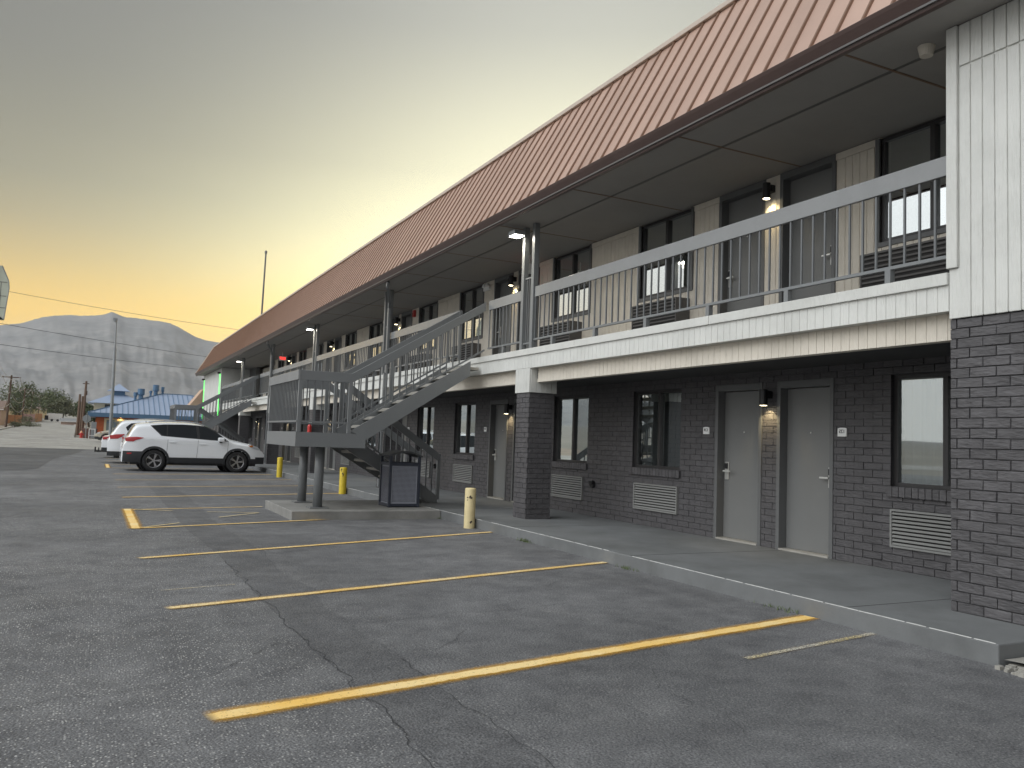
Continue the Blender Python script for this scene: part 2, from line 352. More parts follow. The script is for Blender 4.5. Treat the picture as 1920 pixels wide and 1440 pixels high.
def chamfer_mesh(key, name, size, ch, m, jit=0, seed=0):
    if key in CACHE: return CACHE[key]
    rnd = random.Random(seed); bm = bmesh.new(); bmesh.ops.create_cube(bm, size=1)
    for v in bm.verts: v.co = Vector((v.co.x*size[0], v.co.y*size[1], v.co.z*size[2]))
    if ch: bmesh.ops.bevel(bm, geom=list(bm.edges), offset=ch, segments=1, affect='EDGES', clamp_overlap=True)
    if jit:
        for v in bm.verts: v.co += Vector((rnd.uniform(-jit, jit), rnd.uniform(-jit, jit)*.6, rnd.uniform(-jit, jit)*.6))
    me = bpy.data.meshes.new(name); bm.to_mesh(me); bm.free(); me.materials.append(M[m]); CACHE[key] = me; return me
CACHE = {}
class Pieces:      # countable small boxes: the largest in view become objects, the rest one joined part per parent
    def __init__(s, name, m, limit, ch=.003, jit=0, variants=1, rest='pieces'): s.n = name; s.m = m; s.lim = limit; s.ch = ch; s.jit = jit; s.var = variants; s.l = []; s.rest = rest
    def add(s, parent, x0, x1, y0, y1, z0, z1, m=None): s.l.append((parent, (x0+x1)/2, (y0+y1)/2, (z0+z1)/2, abs(x1-x0), abs(y1-y0), abs(z1-z0), m or s.m))
    def flush(s):
        def score(p):
            c = Vector(p[1:4]) - CAMP; zc = c.dot(fw)
            if zc < .3: return -1
            u = c.dot(rt2)/zc; v = c.dot(up2)/zc
            if abs(u) > .635 or abs(v) > .48: return 0
            return max(p[4:7])/zc
        s.l.sort(key=score, reverse=True); rest = {}
        for i, p in enumerate(s.l):
            if i < s.lim and score(p) > 0:
                k = random.randrange(s.var); sz = tuple(round(q, 3) for q in p[4:7]); key = (s.n, sz, k, p[7])
                me = chamfer_mesh(key, s.n, sz, s.ch, p[7], s.jit, k+int(sum(sz)*1000))
                place(s.n, me, p[0], loc=p[1:4])
            else: rest.setdefault((p[0], p[7]), MB()).box(p[1]-p[4]/2, p[1]+p[4]/2, p[2]-p[5]/2, p[2]+p[5]/2, p[3]-p[6]/2, p[3]+p[6]/2)
        for (par, m), b in rest.items(): b.build(s.rest, m, par, kind='stuff')

def gh(x, y):      # ground height: level lot, then the road climbs towards the hills
    r = max(0, y-88); return .0145*min(r, 600) + max(0, r-600)*.03

# ------------------------------------------------------------------ ground, streets, lot
def grid_sheet(xs, ys, off):
    b = MB(); nx = len(xs)
    b.v = [(x, y, gh(x, y)+off) for y in ys for x in xs]
    b.f = [(j*nx+i, j*nx+i+1, (j+1)*nx+i+1, (j+1)*nx+i) for j in range(len(ys)-1) for i in range(nx-1)]
    return b
mat('dirt', (.26, .21, .16), .95, var=.25, vscale=.25, bump=.4, bscale=12)
mat('desert', (.22, .20, .165), .95, var=.25, vscale=.01)
ys = [-400, -60, 0, 30, 60, 88] + [88+i*20 for i in range(1, 31)] + [900, 1500, 2300, 4000]
grid_sheet([-6000, -800, -200, -60, -20, 0, 20, 60, 200, 800, 6000], ys, -.03).build('ground', 'desert', kind='structure')
lot = grid_sheet([-40, 22], [-30, 0, 30, 58.5], 0).build('parking_lot', 'asphalt', kind='structure')
cross = grid_sheet([-160, -40, 0, 60, 200], [58.5, 70, 87], .004).build('cross_street', 'street', kind='structure')
def road_mesh():
    b = MB(); pts = []
    for y in [86.9, 92, 97] + [100+i*15 for i in range(0, 40)]:
        c = -6.0 - (y-95)*.0165; wl = 4.4 + max(0, 97-y)*.35; wr = 3.9 + max(0, 97-y)*.45
        pts.append((c-wl, c+wr, y))
    b.v = [p for l, r, y in pts for p in ((l, y, gh(l, y)+.006), (r, y, gh(r, y)+.006))]
    b.f = [(2*i, 2*i+1, 2*i+3, 2*i+2) for i in range(len(pts)-1)]
    return b, pts
rb, rpts = road_mesh(); road = rb.build('side_road', 'street', kind='structure')
kb = MB()
for side_i in (0, 1):
    for p, q in zip(rpts[:-1], rpts[1:]):
        a, c2 = p[side_i], q[side_i]; s_ = -.35 if side_i == 0 else .35
        za, zb = gh(0, p[2]), gh(0, q[2])
        kb.add([(a, p[2], za), (a, p[2], za+.13), (a+s_, p[2], za+.13), (c2, q[2], zb), (c2, q[2], zb+.13), (c2+s_, q[2], zb+.13)], [(0, 1, 4, 3), (1, 2, 5, 4)])
kb.build('kerb', 'concrete', road)
dv = grid_sheet([-60, -10.6], [88, 100, 130, 200, 300], -.012).build('dirt_verge', 'dirt', kind='structure')

def sheet(name, pts, z, m, parent, **kw):
    b = MB(); b.poly([(x, y, z) for x, y in pts]); return b.build(name, m, parent, **kw)
sheet('asphalt_patch', [(-30, 58.3), (-30, 29), (-2.5, 29.2), (-1.9, 29.6), (-1.55, 31), (-1.5, 36), (-1.42, 41), (-.9, 47), (-.55, 53), (-.4, 58.3)], .004, 'asphalt_new', lot)
# trench patch running down the lot, ragged along its edges
TL = [(1.28,24),(1.28,19.1),(1.264,12.7),(1.36,10.06),(1.358,7.21),(1.373,5.72),(1.404,4.46),(1.42,3.63),(1.42,1.2)]
TR = [(1.88,1.2),(1.86,3.59),(1.835,3.9),(1.814,4.52),(1.858,5.15),(1.83,5.57),(1.80,6.0),(1.79,7.15),(1.866,7.72),(1.815,8.1),(1.813,8.6),(1.809,9.43),(1.871,10.18),(1.771,13.0),(1.87,18.4),(1.85,24)]
def ragged(pts, amp, step=.06):
    out = []
    for a, b in zip(pts[:-1], pts[1:]):
        n = max(1, int(math.dist(a, b)/step))
        for i in range(n):
            t = i/n; x = a[0]+(b[0]-a[0])*t; y = a[1]+(b[1]-a[1])*t
            k = noise.noise(Vector((x*3, y*3.1, 4)))*amp + noise.noise(Vector((x*14, y*14, 9)))*amp*.6
            out.append((x+k, y))
    out.append(pts[-1]); return out
l_e = ragged(TL, .018); r_e = ragged(TR, .05)
tb = MB()
n_s = 240; 
def at_y(pts, y):
    best = min(range(len(pts)-1), key=lambda i: 0 if min(pts[i][1], pts[i+1][1]) <= y <= max(pts[i][1], pts[i+1][1]) else 1+abs(pts[i][1]-y))
    a, b = pts[best], pts[best+1]; t = 0 if a[1] == b[1] else (y-a[1])/(b[1]-a[1]); return a[0]+(b[0]-a[0])*t
yy = [1.25+i*.05 for i in range(int(22.6/.05))]
tb.v = [p for y in yy for p in ((at_y(l_e, y), y, .0035), (at_y(r_e, y), y, .0035))]
tb.f = [(2*i, 2*i+1, 2*i+3, 2*i+2) for i in range(len(yy)-1)]
tb.build('trench_patch', 'asphalt_patch', lot)
mat('crack_fill', (.035, .035, .036), .9, var=.2)
def crack(pts, wd, seed):
    b = MB(); rnd = random.Random(seed); P = []
    for a, c in zip(pts[:-1], pts[1:]):
        n = max(2, int(math.dist(a, c)/.035))
        for i in range(n):
            t = i/n; P.append((a[0]+(c[0]-a[0])*t, a[1]+(c[1]-a[1])*t))
    P = [(x+noise.noise(Vector((x*5, y*5, seed)))*.05+noise.noise(Vector((x*22, y*22, seed)))*.016, y+noise.noise(Vector((x*5, y*5, seed+9)))*.05+noise.noise(Vector((x*22, y*22, seed+5)))*.016) for x, y in P]
    for i, (x, y) in enumerate(P):
        j = min(i, len(P)-2); dx = P[j+1][0]-P[j][0]; dy = P[j+1][1]-P[j][1]; L_ = math.hypot(dx, dy) or 1
        k = wd*.65*(.25+.75*abs(noise.noise(Vector((x*9, y*9, 2)))))/2*min(1, i/4+.1, (len(P)-i)/4+.1)
        b.v += [(x-dy/L_*k, y+dx/L_*k, .0062), (x+dy/L_*k, y-dx/L_*k, .0062)]
    b.f = [(2*i, 2*i+1, 2*i+3, 2*i+2) for i in range(len(P)-1)]
    b.build('asphalt_crack', 'crack_fill', lot)
CR = [([(-2.5,8.1),(-.6,8.0),(0,7.97),(.52,8.01),(.99,8.24),(1.3,8.4)], .016), ([(-2.2,4.5),(-.32,4.83),(-.1,4.93),(.28,4.96),(.70,5.14),(1.0,5.5),(1.22,5.77),(1.38,5.8)], .016),
 ([(1.80,6.1),(2.2,6.2),(2.69,6.31),(3.15,6.27),(4.0,6.45)], .013), ([(1.85,5.3),(2.16,5.31),(2.32,5.41),(2.48,5.65),(2.59,5.75)], .014), ([(1.86,9.1),(2.55,8.97),(3.2,9.12),(4.07,9.62),(5.04,10.1),(5.5,10.3)], .014),
 ([(1.40,3.2),(1.41,4.4),(1.37,5.7),(1.36,7.2),(1.36,9.6)], .018), ([(1.85,2.2),(1.86,3.6),(1.82,4.5),(1.85,5.2)], .016), ([(2.9,3.1),(3.1,3.5),(3.0,4.0),(3.25,4.4)], .008), ([(-1.6,12.4),(-.9,13.3),(-1.2,14.4),(-.7,16)], .02),
 ([(-2.6,22),(-1.3,22.3),(-.2,21.9)], .02), ([(3.9,7.1),(4.4,7.5),(5.2,7.45)], .01), ([(.1,3.2),(.6,3.5),(1.1,3.45),(1.38,3.6)], .012)]
for i, (p, k) in enumerate(CR): crack(p, k, i*3.7)
def stripe(a, b, wd, m, z=.008):
    a = Vector((*a, z)); b = Vector((*b, z)); t = (b-a).normalized(); s_ = Vector((-t.y, t.x, 0))*wd/2
    n = 24; mb = MB(); mb.v = []
    for i in range(n+1):
        p = a.lerp(b, i/n); k = s_*(1+.05*math.sin(i*1.7)); mb.v += [tuple(p-k), tuple(p+k)]
    mb.f = [(2*i, 2*i+2, 2*i+3, 2*i+1) for i in range(n)]
    me = mb.mesh('parking_stripe', m); uv = me.uv_layers.new()
    for lp in me.loops:
        vi = lp.vertex_index; uv.data[lp.index].uv = ((vi//2)/n, vi % 2)
    return place('parking_stripe', me, lot)
stripe((.57, 4.36), (5.55, 5.28), .25, 'stripe_fresh')
stripe((.58, 7.10), (5.56, 8.48), .20, 'stripe_mid')
stripe((.50, 9.90), (5.58, 11.70), .20, 'stripe_mid')
stripe((.57, 12.86), (5.56, 14.50), .18, 'stripe_mid', .009)
stripe((.58, 15.80), (2.95, 16.35), .15, 'stripe_mid')
for i, (a, b) in enumerate([((.56, 18.65), (5.5, 20.1)), ((.55, 21.8), (5.5, 23.0)), ((.56, 24.8), (5.5, 25.9)), ((.56, 28.0), (5.5, 29.0)), ((.56, 32.2), (5.5, 32.9)), ((.56, 35.4), (5.5, 36)), ((.5, 39), (5.5, 39.5)), ((.5, 42), (5.5, 42.4))]):
    stripe(a, b, .17, 'stripe_mid' if i % 3 else 'stripe_fresh')
stripe((.61, 12.8), (.60, 15.95), .26, 'stripe_fresh', .010)
stripe((.52, 32.2), (.52, 35.4), .24, 'stripe_fresh', .010)
stripe((.72, 15.84), (1.3, 15.5), .10, 'stripe_old', .0125); stripe((.66, 12.9), (1.24, 13.5), .10, 'stripe_old', .0125)
stripe((1.83, 15.3), (2.66, 15.05), .10, 'stripe_old', .0125); stripe((2.66, 15.05), (1.90, 14.3), .10, 'stripe_old', .0135)
stripe((4.0, 4.37), (5.56, 4.64), .12, 'stripe_white')
stripe((.6, 7.9), (1.25, 8.05), .06, 'stripe_white')

# ------------------------------------------------------------------ motel
P = 7.62; Y0 = 4.57; NM = 6; YE = Y0+NM*P; WX = 7.93; FX = 6.36
SLX = 5.57
slab = thing('walkway_slab', 'grey painted concrete walkway slab running along the foot of the motel', 'walkway', (SLX, 3.64, 0), world=True)
b = MB(); b.box(SLX, 8.3, 3.64, YE+9, -.25, .15); b.build('slab', 'slab_paint', slab, bevel=.012)
kw_ = MB(); rnd = random.Random(3)
y = 3.66
while y < 30:
    L_ = rnd.uniform(.05, .5); 
    if rnd.random() < .93: kw_.add([(SLX-.0015, y, .1465), (SLX+.004, y, .1525), (SLX-.0015, y+L_, .1465), (SLX+.004, y+L_, .1525), (SLX+.008+rnd.random()*.010, y+L_*.5, .1522)], [(0, 1, 3, 2), (1, 4, 3)])
    y += L_+rnd.random()*.03
kw_.build('worn_edge', 'kerb_wear', slab)
jb = MB()
for y in (4.93, 8.0, 11.1, 14.2, 17.2, 20.3, 23.3): jb.box(SLX+.02, 7.92, y, y+.008, .1503, .1516)
jb.build('control_joint', 'joint_dark', slab)

motel = thing('motel_building', 'two-storey motel with dark grey brick, off-white siding and a copper brown metal roof', 'building', (11, 30, 0), world=True)
bricks = Pieces('brick', 'brick_paint', 300, ch=.004, jit=.0025, variants=5, rest='brick_field')
boards = Pieces('siding_board', 'siding', 300, ch=.004, variants=1, rest='board_field')
rest_bal = None

# brick walls of the ground floor
CY = 8.27-Y0                       # door pair centre within a module
HOLES = [(CY-1.06, CY-.14+.0), (CY+.14, CY+1.06), (CY+1.86, CY+3.11), (CY-3.11, CY-1.86)]
DOOR_Z, WIN_Z, WIN_B = 2.31, 2.30, 1.06
wall = MB()
for k in range(NM):
    o = Y0+k*P
    segs = sorted([(a, c, 0.15, DOOR_Z) for a, c in HOLES[:2]] + [(a, c, WIN_B, WIN_Z) for a, c in HOLES[2:]])
    cur = 0
    for a, c, z0, z1 in segs:
        wall.box(WX+.012, WX+.30, o+cur, o+a, .15, 2.55)
        wall.box(WX+.012, WX+.30, o+a, o+c, z1, 2.55)
        if z0 > .2: wall.box(WX+.012, WX+.30, o+a, o+c, .15, z0)
        cur = c
    wall.box(WX+.012, WX+.30, o+cur, o+P, .15, 2.55)
bw = wall.build('brick_wall', 'mortar', motel)
CH = .083; BL = .252; J = .008
def brick_row(parent, o, spans, z, row, axis='x', face=WX, blen=BL):
    off = (row % 2)*(blen+J)/2
    for s0, s1 in spans:
        y = s0 - ((s0+off) % (blen+J))
        while y < s1:
            a = max(y, s0); c = min(y+blen, s1); y += blen+J
            if c-a < .03: continue
            pr_ = random.uniform(-.0025, .0025)
            if axis == 'x': bricks.add(parent, face+pr_, face+.03, o+a, o+c, z+J/2, z+CH-J/2)
            else: bricks.add(parent, a, c, o+pr_, o+.03, z+J/2, z+CH-J/2)
nrow = int((2.45-.15)/CH)+1
for k in range(NM):
    o = Y0+k*P
    for r in range(nrow):
        z = .15+r*CH; blocked = []
        for a, c in HOLES[:2]:
            if z < DOOR_Z-.01: blocked.append((a, c))
        for i, (a, c) in enumerate(HOLES[2:]):
            if WIN_B-.12 < z+CH*.5 < WIN_Z: blocked.append((a-.02*(z < WIN_B), c+.02*(z < WIN_B)))
            if .39 < z+CH*.6 < .83: blocked.append((a+.02, c-.10) if i == 0 else (a+.10, c-.02))
        blocked.sort(); spans = []; cur = 0
        for a, c in blocked: 
            if a > cur: spans.append((cur, a))
            cur = max(cur, c)
        spans.append((cur, P))
        brick_row(bw, o, spans, z, r)
# ceiling of the lower walkway and the dark soffit board
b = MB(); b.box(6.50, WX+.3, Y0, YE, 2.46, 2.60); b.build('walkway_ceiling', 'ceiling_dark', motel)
# brick piers with white boxed heads
PD = .46
pier_ys = [Y0+P*k-.06 for k in range(1, NM)]
for i, y in enumerate(pier_ys):
    pm = MB(); pm.box(6.392, 6.38+PD-.012, y+.012, y+PD-.012, .15, 2.24); po = pm.build('brick_pier', 'mortar', motel)
    for r in range(int(2.09/CH)+1):
        z = .15+r*CH; z1 = min(z+CH, 2.24)
        if z1-z < .03: continue
        brick_row(po, 0, [(y, y+PD)], z, r, face=6.38, blen=.215)
        brick_row(po, y, [(6.411, 6.38+PD)], z, r+1, axis='y', blen=.215)
    hd = MB(); hd.box(6.372, 6.38+PD+.02, y-.02, y+PD+.02, 2.232, 2.70); ho = hd.build('pier_head', 'siding', motel)
    for q in range(5): boards.add(ho, FX, 6.385, y-.022+q*.104, y-.022+q*.104+.0995, 2.23, 2.634)
    for q in range(5): boards.add(ho, 6.388+q*.098, 6.388+q*.098+.0935, y-.032, y-.018, 2.23, 2.634)
# end blocks: brick below, siding above
def end_block(y0, y1, near):
    bm_ = MB(); bm_.box(6.392, 9.0, y0, y1-.0, .15, 2.57); eb = bm_.build('end_block_brick', 'mortar', motel)
    for r in range(int(2.41/CH)+1):
        z = .15+r*CH
        if z > 2.52: continue
        a0 = max(y0, 2.4) if near else y0
        brick_row(eb, 0, [(a0, y1)], z, r, face=6.38, blen=.218)
        if near: brick_row(eb, y1-.03, [(6.411, WX)], z, r+1, axis='y', blen=.218)
    um = MB(); um.box(6.372, 9.0, y0, y1, 2.57, 5.075); ub = um.build('end_block_siding', 'siding', motel)
    y = y1-.09
    if near:
        boards.add(ub, 6.335, 6.375, y1-.085, y1+.012, 2.985, 5.07)          # corner trim
        boards.add(ub, 6.36, 6.375, y1-.10, y1, 2.56, 2.98)
        while y > 2.6:
            boards.add(ub, FX, 6.375, y-.1, y-.004, 2.56, 4.70); boards.add(ub, FX-.004, 6.375, y-.1, y-.004, 4.712, 5.07); y -= .104
    else:
        while y > y0: boards.add(ub, FX, 6.375, y-.1, y-.004, 2.56, 5.07); y -= .104
end_block(-6.0, Y0, True); end_block(YE, YE+8.6, False)
# balcony edge: cap board, upper fascia, recessed lower fascia
fb = MB(); fb.box(6.372, 6.50, Y0, YE, 2.632, 2.86); fas = fb.build('balcony_fascia', 'siding', motel)
lb = MB(); lb.box(6.502, 6.60, Y0, YE, 2.40, 2.66); lfas = lb.build('balcony_beam', 'siding_warm', motel)
y = Y0+.004
while y < YE-.1:
    boards.add(fas, FX, 6.375, y, y+.0995, 2.63, 2.852)
    if not any(py-.03 < y+.05 < py+PD+.03 for py in pier_ys): boards.add(lfas, 6.49, 6.505, y, y+.0995, 2.402, 2.636, 'siding_warm')
    y += .104
capb = MB()
cy = Y0; k = 0
while cy < YE-.1:
    c2 = min(cy+3.05, YE); capb.box(6.335, 6.395, cy+.004, c2-.004, 2.852, 2.955); cy = c2
capb.build('cap_board', 'siding', motel, bevel=.004)
b = MB(); b.box(6.396, WX+.3, Y0, YE, 2.665, 2.90); b.build('balcony_deck', 'slab_paint', motel)

# upper wall
UH = [(CY-1.06, CY-.14), (CY+.14, CY+1.06), (CY+1.70, CY+3.01), (CY-3.01, CY-1.70)]
uw = MB(); U1 = 5.075
NU = 5                                   # the last module is an open stair hall
for k in range(NU):
    o = Y0+k*P; cur = 0
    for a, c, z0 in sorted([(a, c, 2.90) for a, c in UH[:2]] + [(a, c, 3.83) for a, c in UH[2:]]):
        uw.box(WX+.012, WX+.30, o+cur, o+a, 2.90, U1)
        if z0 > 3: uw.box(WX+.012, WX+.30, o+a, o+c, 2.90, z0)
        cur = c
    uw.box(WX+.012, WX+.30, o+cur, o+P, 2.90, U1)
uo = uw.build('upper_wall', 'siding_warm', motel)
for k in range(NU):
    o = Y0+k*P; y = 0
    while y < P-.05:
        a, c = y, y+.0995; y += .104
        z0, z1 = 2.90, 4.98
        if any(a < h1-.01 and c > h0+.01 for h0, h1 in UH[:2]):
            continue
        if any(a < h1+.05 and c > h0-.05 for h0, h1 in UH[2:]): z1 = 3.79
        boards.add(uo, WX, WX+.016, o+a, o+c, z0, z1, 'siding_warm')
    for a, c in ((0, UH[3][0]-.06), (UH[3][1]+.06, UH[0][0]), (UH[1][1], UH[2][0]-.06), (UH[2][1]+.06, P)):
        boards.add(uo, WX-.006, WX+.014, o+a, o+c, 4.985, 5.07, 'siding_warm')
b = MB(); b.box(11.5, 11.6, Y0+NU*P, YE, 2.9, 5.07); b.box(WX+.01, 11.5, Y0+NU*P, Y0+NU*P+.1, 2.9, 5.07); b.box(WX, WX+.2, YE-2.2, YE, 2.9, 5.07); b.build('stair_hall', 'frame_paint', motel)
b = MB(); b.box(8.3, 15.5, -6, YE+8.6, .1, 5.0); b.build('core', 'siding_warm', motel)

# doors
def build_door(y0, y1, z0, ztop, hinge_far, floor, idx, parent=motel):
    w_ = y1-y0; fz = ztop
    df = MB(); e = .005
    df.box(WX-.012, WX+.145, y0-.002, y0+.055, z0, fz); df.box(WX-.012, WX+.145, y1-.055, y1+.002, z0, fz); df.box(WX-.012, WX+.145, y0+.055, y1-.055, fz-.09, fz)
    door = box('door', 'door_paint', parent, WX+.115, WX+.16, y0+.058, y1-.058, z0+.025, fz-.095, bevel=.002)
    df.build('door_frame', 'frame_paint', door, bevel=.003)
    box('threshold', 'concrete', door, WX-.02, WX+.13, y0+.058, y1-.058, z0-.001, z0+.022)
    ly = (y1-.058-.07) if hinge_far else (y0+.058+.07)
    lk = MB(); lk.box(WX+.098, WX+.1145, ly-.037, ly+.037, z0+.83, z0+1.08); lk.build('lock_plate', 'chrome', door, bevel=.004)
    lk = MB(); lk.box(WX+.080, WX+.097, ly-.028, ly+.028, z0+.985, z0+1.06); lk.build('card_reader', 'black_metal', door, bevel=.004)
    s_ = -1 if hinge_far else 1
    lv = MB(); lv.cyl((WX+.097, ly, z0+.95), (WX+.045, ly, z0+.95), .013, n=10); lv.beam((WX+.045, ly-s_*.012, z0+.95), (WX+.045, ly+s_*.125, z0+.95), .020, .022); lv.build('lever_handle', 'chrome', door, bevel=.004)
    pp = MB(); pm_ = (y0+y1)/2; pp.cyl((WX+.1155, pm_, z0+1.50), (WX+.106, pm_, z0+1.50), .010, n=10); pp.build('peephole', 'chrome', door)
    return door
for k in range(NM):
    o = Y0+k*P
    build_door(o+UH[0][0], o+UH[0][1], .15, DOOR_Z, False, 0, k); build_door(o+UH[1][0], o+UH[1][1], .15, DOOR_Z, True, 0, k)
    if k < NU:
        build_door(o+UH[0][0], o+UH[0][1], 2.90, 5.07, False, 1, k); build_door(o+UH[1][0], o+UH[1][1], 2.90, 5.07, True, 1, k)
# windows
slats = []
def window(y0, y1, z0, z1, upper, parent=motel):
    fr = MB(); t = .045; dp = .07; xf = WX+.03 if upper else WX+.06
    ym = (y0+y1)/2
    for a, c, d0, d1 in ((y0, y0+t, z0, z1), (y1-t, y1, z0, z1), (y0+t, y1-t, z0, z0+t), (y0+t, y1-t, z1-t, z1), (ym-.03, ym+.03, z0+t, z1-t)):
        fr.box(xf, xf+dp, a, c, d0, d1)
    wo = fr.build('window', 'dark_frame', parent, bevel=.003)
    if upper:
        tr = MB()
        for a, c, d0, d1 in ((y0-.055, y0, z0-.055, z1), (y1, y1+.055, z0-.055, z1), (y0, y1, z0-.055, z0)): tr.box(WX-.016, WX+.05, a, c, d0, d1)
        tr.build('window_trim', 'frame_paint', wo, bevel=.003)
    for a, c, dx in ((y0+t, ym-.03, .045), (ym+.03, y1-t, .030)):
        g = MB(); g.add([(xf+dx, a, z0+t), (xf+dx, c, z0+t), (xf+dx, c, z1-t), (xf+dx, a, z1-t)], [(0, 3, 2, 1)]); g.build('pane', 'glass_film' if upper else 'glass_low', wo)
    cu = MB(); n = 60
    vs = []
    for i in range(n+1):
        yy_ = y0+(y1-y0)*i/n; xx = xf+.15+.018*math.sin(i*1.05)+.008*math.sin(i*2.3+1)
        vs += [(xx, yy_, z0), (xx, yy_, z1)]
    cu.v = vs; cu.f = [(2*i, 2*i+2, 2*i+3, 2*i+1) for i in range(n)]; cu.build('curtain', 'curtain', wo, smooth=True)
    bk = MB(); bk.box(xf+.24, xf+.25, y0-.05, y1+.05, z0-.05, z1+.0); bk.build('room_shade', 'joint_dark', wo)
    if not upper:
        sm = MB(); sm.box(WX-.028, WX+.07, y0-.03, y1+.03, z0-.108, z0-.004); so = sm.build('sill', 'mortar', wo)
        nb = int((y1-y0+.06)/.0785)
        for i in range(nb): 
            yy_ = y0-.03+i*(y1-y0+.06)/nb
            sb = chamfer_mesh(('sill', 1), 'sill_brick', (.10, (y1-y0+.06)/nb-.008, .112), .004, 'brick_paint', .002, 4)
            place('sill_brick', sb, so if False else wo, loc=(WX+.005, yy_+(y1-y0+.06)/nb/2, z0-.055))
    return wo
def louvre(name, x0, x1, y0, y1, z0, z1, n, mframe, mslat, parent=motel, deep=False):
    b = MB(); t = .022
    for a, c, d0, d1 in ((y0, y0+t, z0, z1), (y1-t, y1, z0, z1), (y0+t, y1-t, z0, z0+t), (y0+t, y1-t, z1-t, z1)): b.box(x0, x1, a, c, d0, d1)
    go = b.build(name, mframe, parent)
    bk = MB(); bk.box(x1-.01, x1, y0+t, y1-t, z0+t, z1-t); bk.build('backing', 'joint_dark', go)
    key = (name, round(y1-y0, 3)); hgt = (z1-z0-2*t)/n
    if key not in CACHE:
        s_ = MB(); L_ = (y1-y0-2*t)/2
        s_.add([(-.004, -L_, -hgt*.34), (.014, -L_, hgt*.20), (.018, -L_, hgt*.12), (0, -L_, -hgt*.42), (-.004, L_, -hgt*.34), (.014, L_, hgt*.20), (.018, L_, hgt*.12), (0, L_, -hgt*.42)], [(0, 1, 5, 4), (1, 2, 6, 5), (2, 3, 7, 6), (3, 0, 4, 7), (0, 3, 2, 1), (4, 5, 6, 7)])
        CACHE[key] = s_.mesh('slat', mslat)
    for i in range(n): place('slat', CACHE[key], go, loc=(x0+.006, (y0+y1)/2, z0+t+hgt*(i+.5)))
    return go
for k in range(NM):
    o = Y0+k*P
    for i, (a, c) in enumerate(HOLES[2:]):
        window(o+a, o+c, WIN_B, WIN_Z, False)
        ga, gc = (o+a+.02, o+c-.10) if i == 0 else (o+a+.10, o+c-.02)
        louvre('wall_grille', WX-.035, WX+.02, ga, gc, .40, .815, 9, 'grille', 'grille')
    if k < NU:
        for i, (a, c) in enumerate(UH[2:]):
            window(o+a, o+c, 3.83, 5.06, True)
            ac0, ac1 = (o+a+.0, o+a+1.15) if i == 0 else (o+c-1.10, o+c+.05)
            au = box('air_conditioner', 'grille_dark', motel, WX-.235, WX-.001, ac0, ac1, 3.02, 3.66)
            louvre('front_grille', WX-.262, WX-.236, ac0, ac1, 3.02, 3.66, 11, 'grille_dark', 'grille_dark', parent=au)
# round hooded vents between the rooms, thermostat and number plates
for k in range(NM):
    o = Y0+k*P
    v = MB(); v.cyl((WX, o-.0+P+.34 if False else o+.35, .71), (WX-.05, o+.35, .71), .065, .06, 14); v.beam((WX-.07, o+.35, .74), (WX-.03, o+.35, .74), .12, .05); v.build('wall_vent', 'black_metal', motel)
def text_mesh(s, size, depth=.002):
    cu = bpy.data.curves.new('t', 'FONT'); cu.body = s; cu.size = size; cu.extrude = depth; cu.align_x = 'CENTER'; cu.align_y = 'CENTER'
    o = bpy.data.objects.new('t', cu); C.objects.link(o); bpy.context.view_layer.update()
    me = bpy.data.meshes.new_from_object(o.evaluated_get(bpy.context.evaluated_depsgraph_get()))
    bpy.data.objects.remove(o); bpy.data.curves.remove(cu); return me
def wall_text(s, size, m, parent, x, y, z, mirror=True):
    me = text_mesh(s, size)
    # letters face -x; seen from the lot +y lies to the left. The photograph is a mirror image, so the writing runs backwards.
    for v in me.vertices:
        a, b_, c = v.co; v.co = (x - c, y + (a if mirror else -a), z + b_)
    me.materials.clear(); me.materials.append(M[m]); me.update(); return place('lettering', me, parent)
def plate(y, z, txt, upper):
    b = MB(); b.prism([(-.065, -.05), (.065, -.05), (.065, .045), (.03, .053), (-.03, .053), (-.065, .045)], lambda u, v: (WX-.004, y+u, z+v), lambda u, v: (WX-.018, y+u, z+v))
    po = b.build('room_number_plate', 'plate_white', motel)
    if txt: wall_text(txt, .060, 'ink', po, WX-.0195, y, z+.008)
for k in range(NM):
    o = Y0+k*P+CY
    plate(o-1.20, 1.655, str(125-2*k), 0); plate(o+1.25, 1.665, str(124-2*k), 0)
# cylinder wall lamps between paired doors
def wall_lamp(y, z, lit):
    b = MB(); b.cyl((WX-.115, y, z-.105), (WX-.115, y, z+.105), .052, n=20); b.box(WX-.075, WX-.001, y-.045, y+.045, z-.01, z+.085)
    lo = b.build('wall_lamp', 'black_metal', motel)
    g = MB(); g.cyl((WX-.115, y, z-.1065), (WX-.115, y, z-.100), .044, n=20); g.build('lamp_lens', 'lamp_warm', lo)
    ld = bpy.data.lights.new('wall_lamp_light', 'SPOT'); ld.energy = lit; ld.color = (1, .78, .42); ld.spot_size = R(115); ld.spot_blend = .7; ld.shadow_soft_size = .03
    l = bpy.data.objects.new('wall_lamp_light', ld); C.objects.link(l); l.parent = lo; l.location = (WX-.10, y, z-.115); l.rotation_euler = (0, R(-14), 0)
for k in range(NM):
    o = Y0+k*P+CY; wall_lamp(o, 2.10, 14.0)
    if k < NU: wall_lamp(o, 4.86, 10.0)

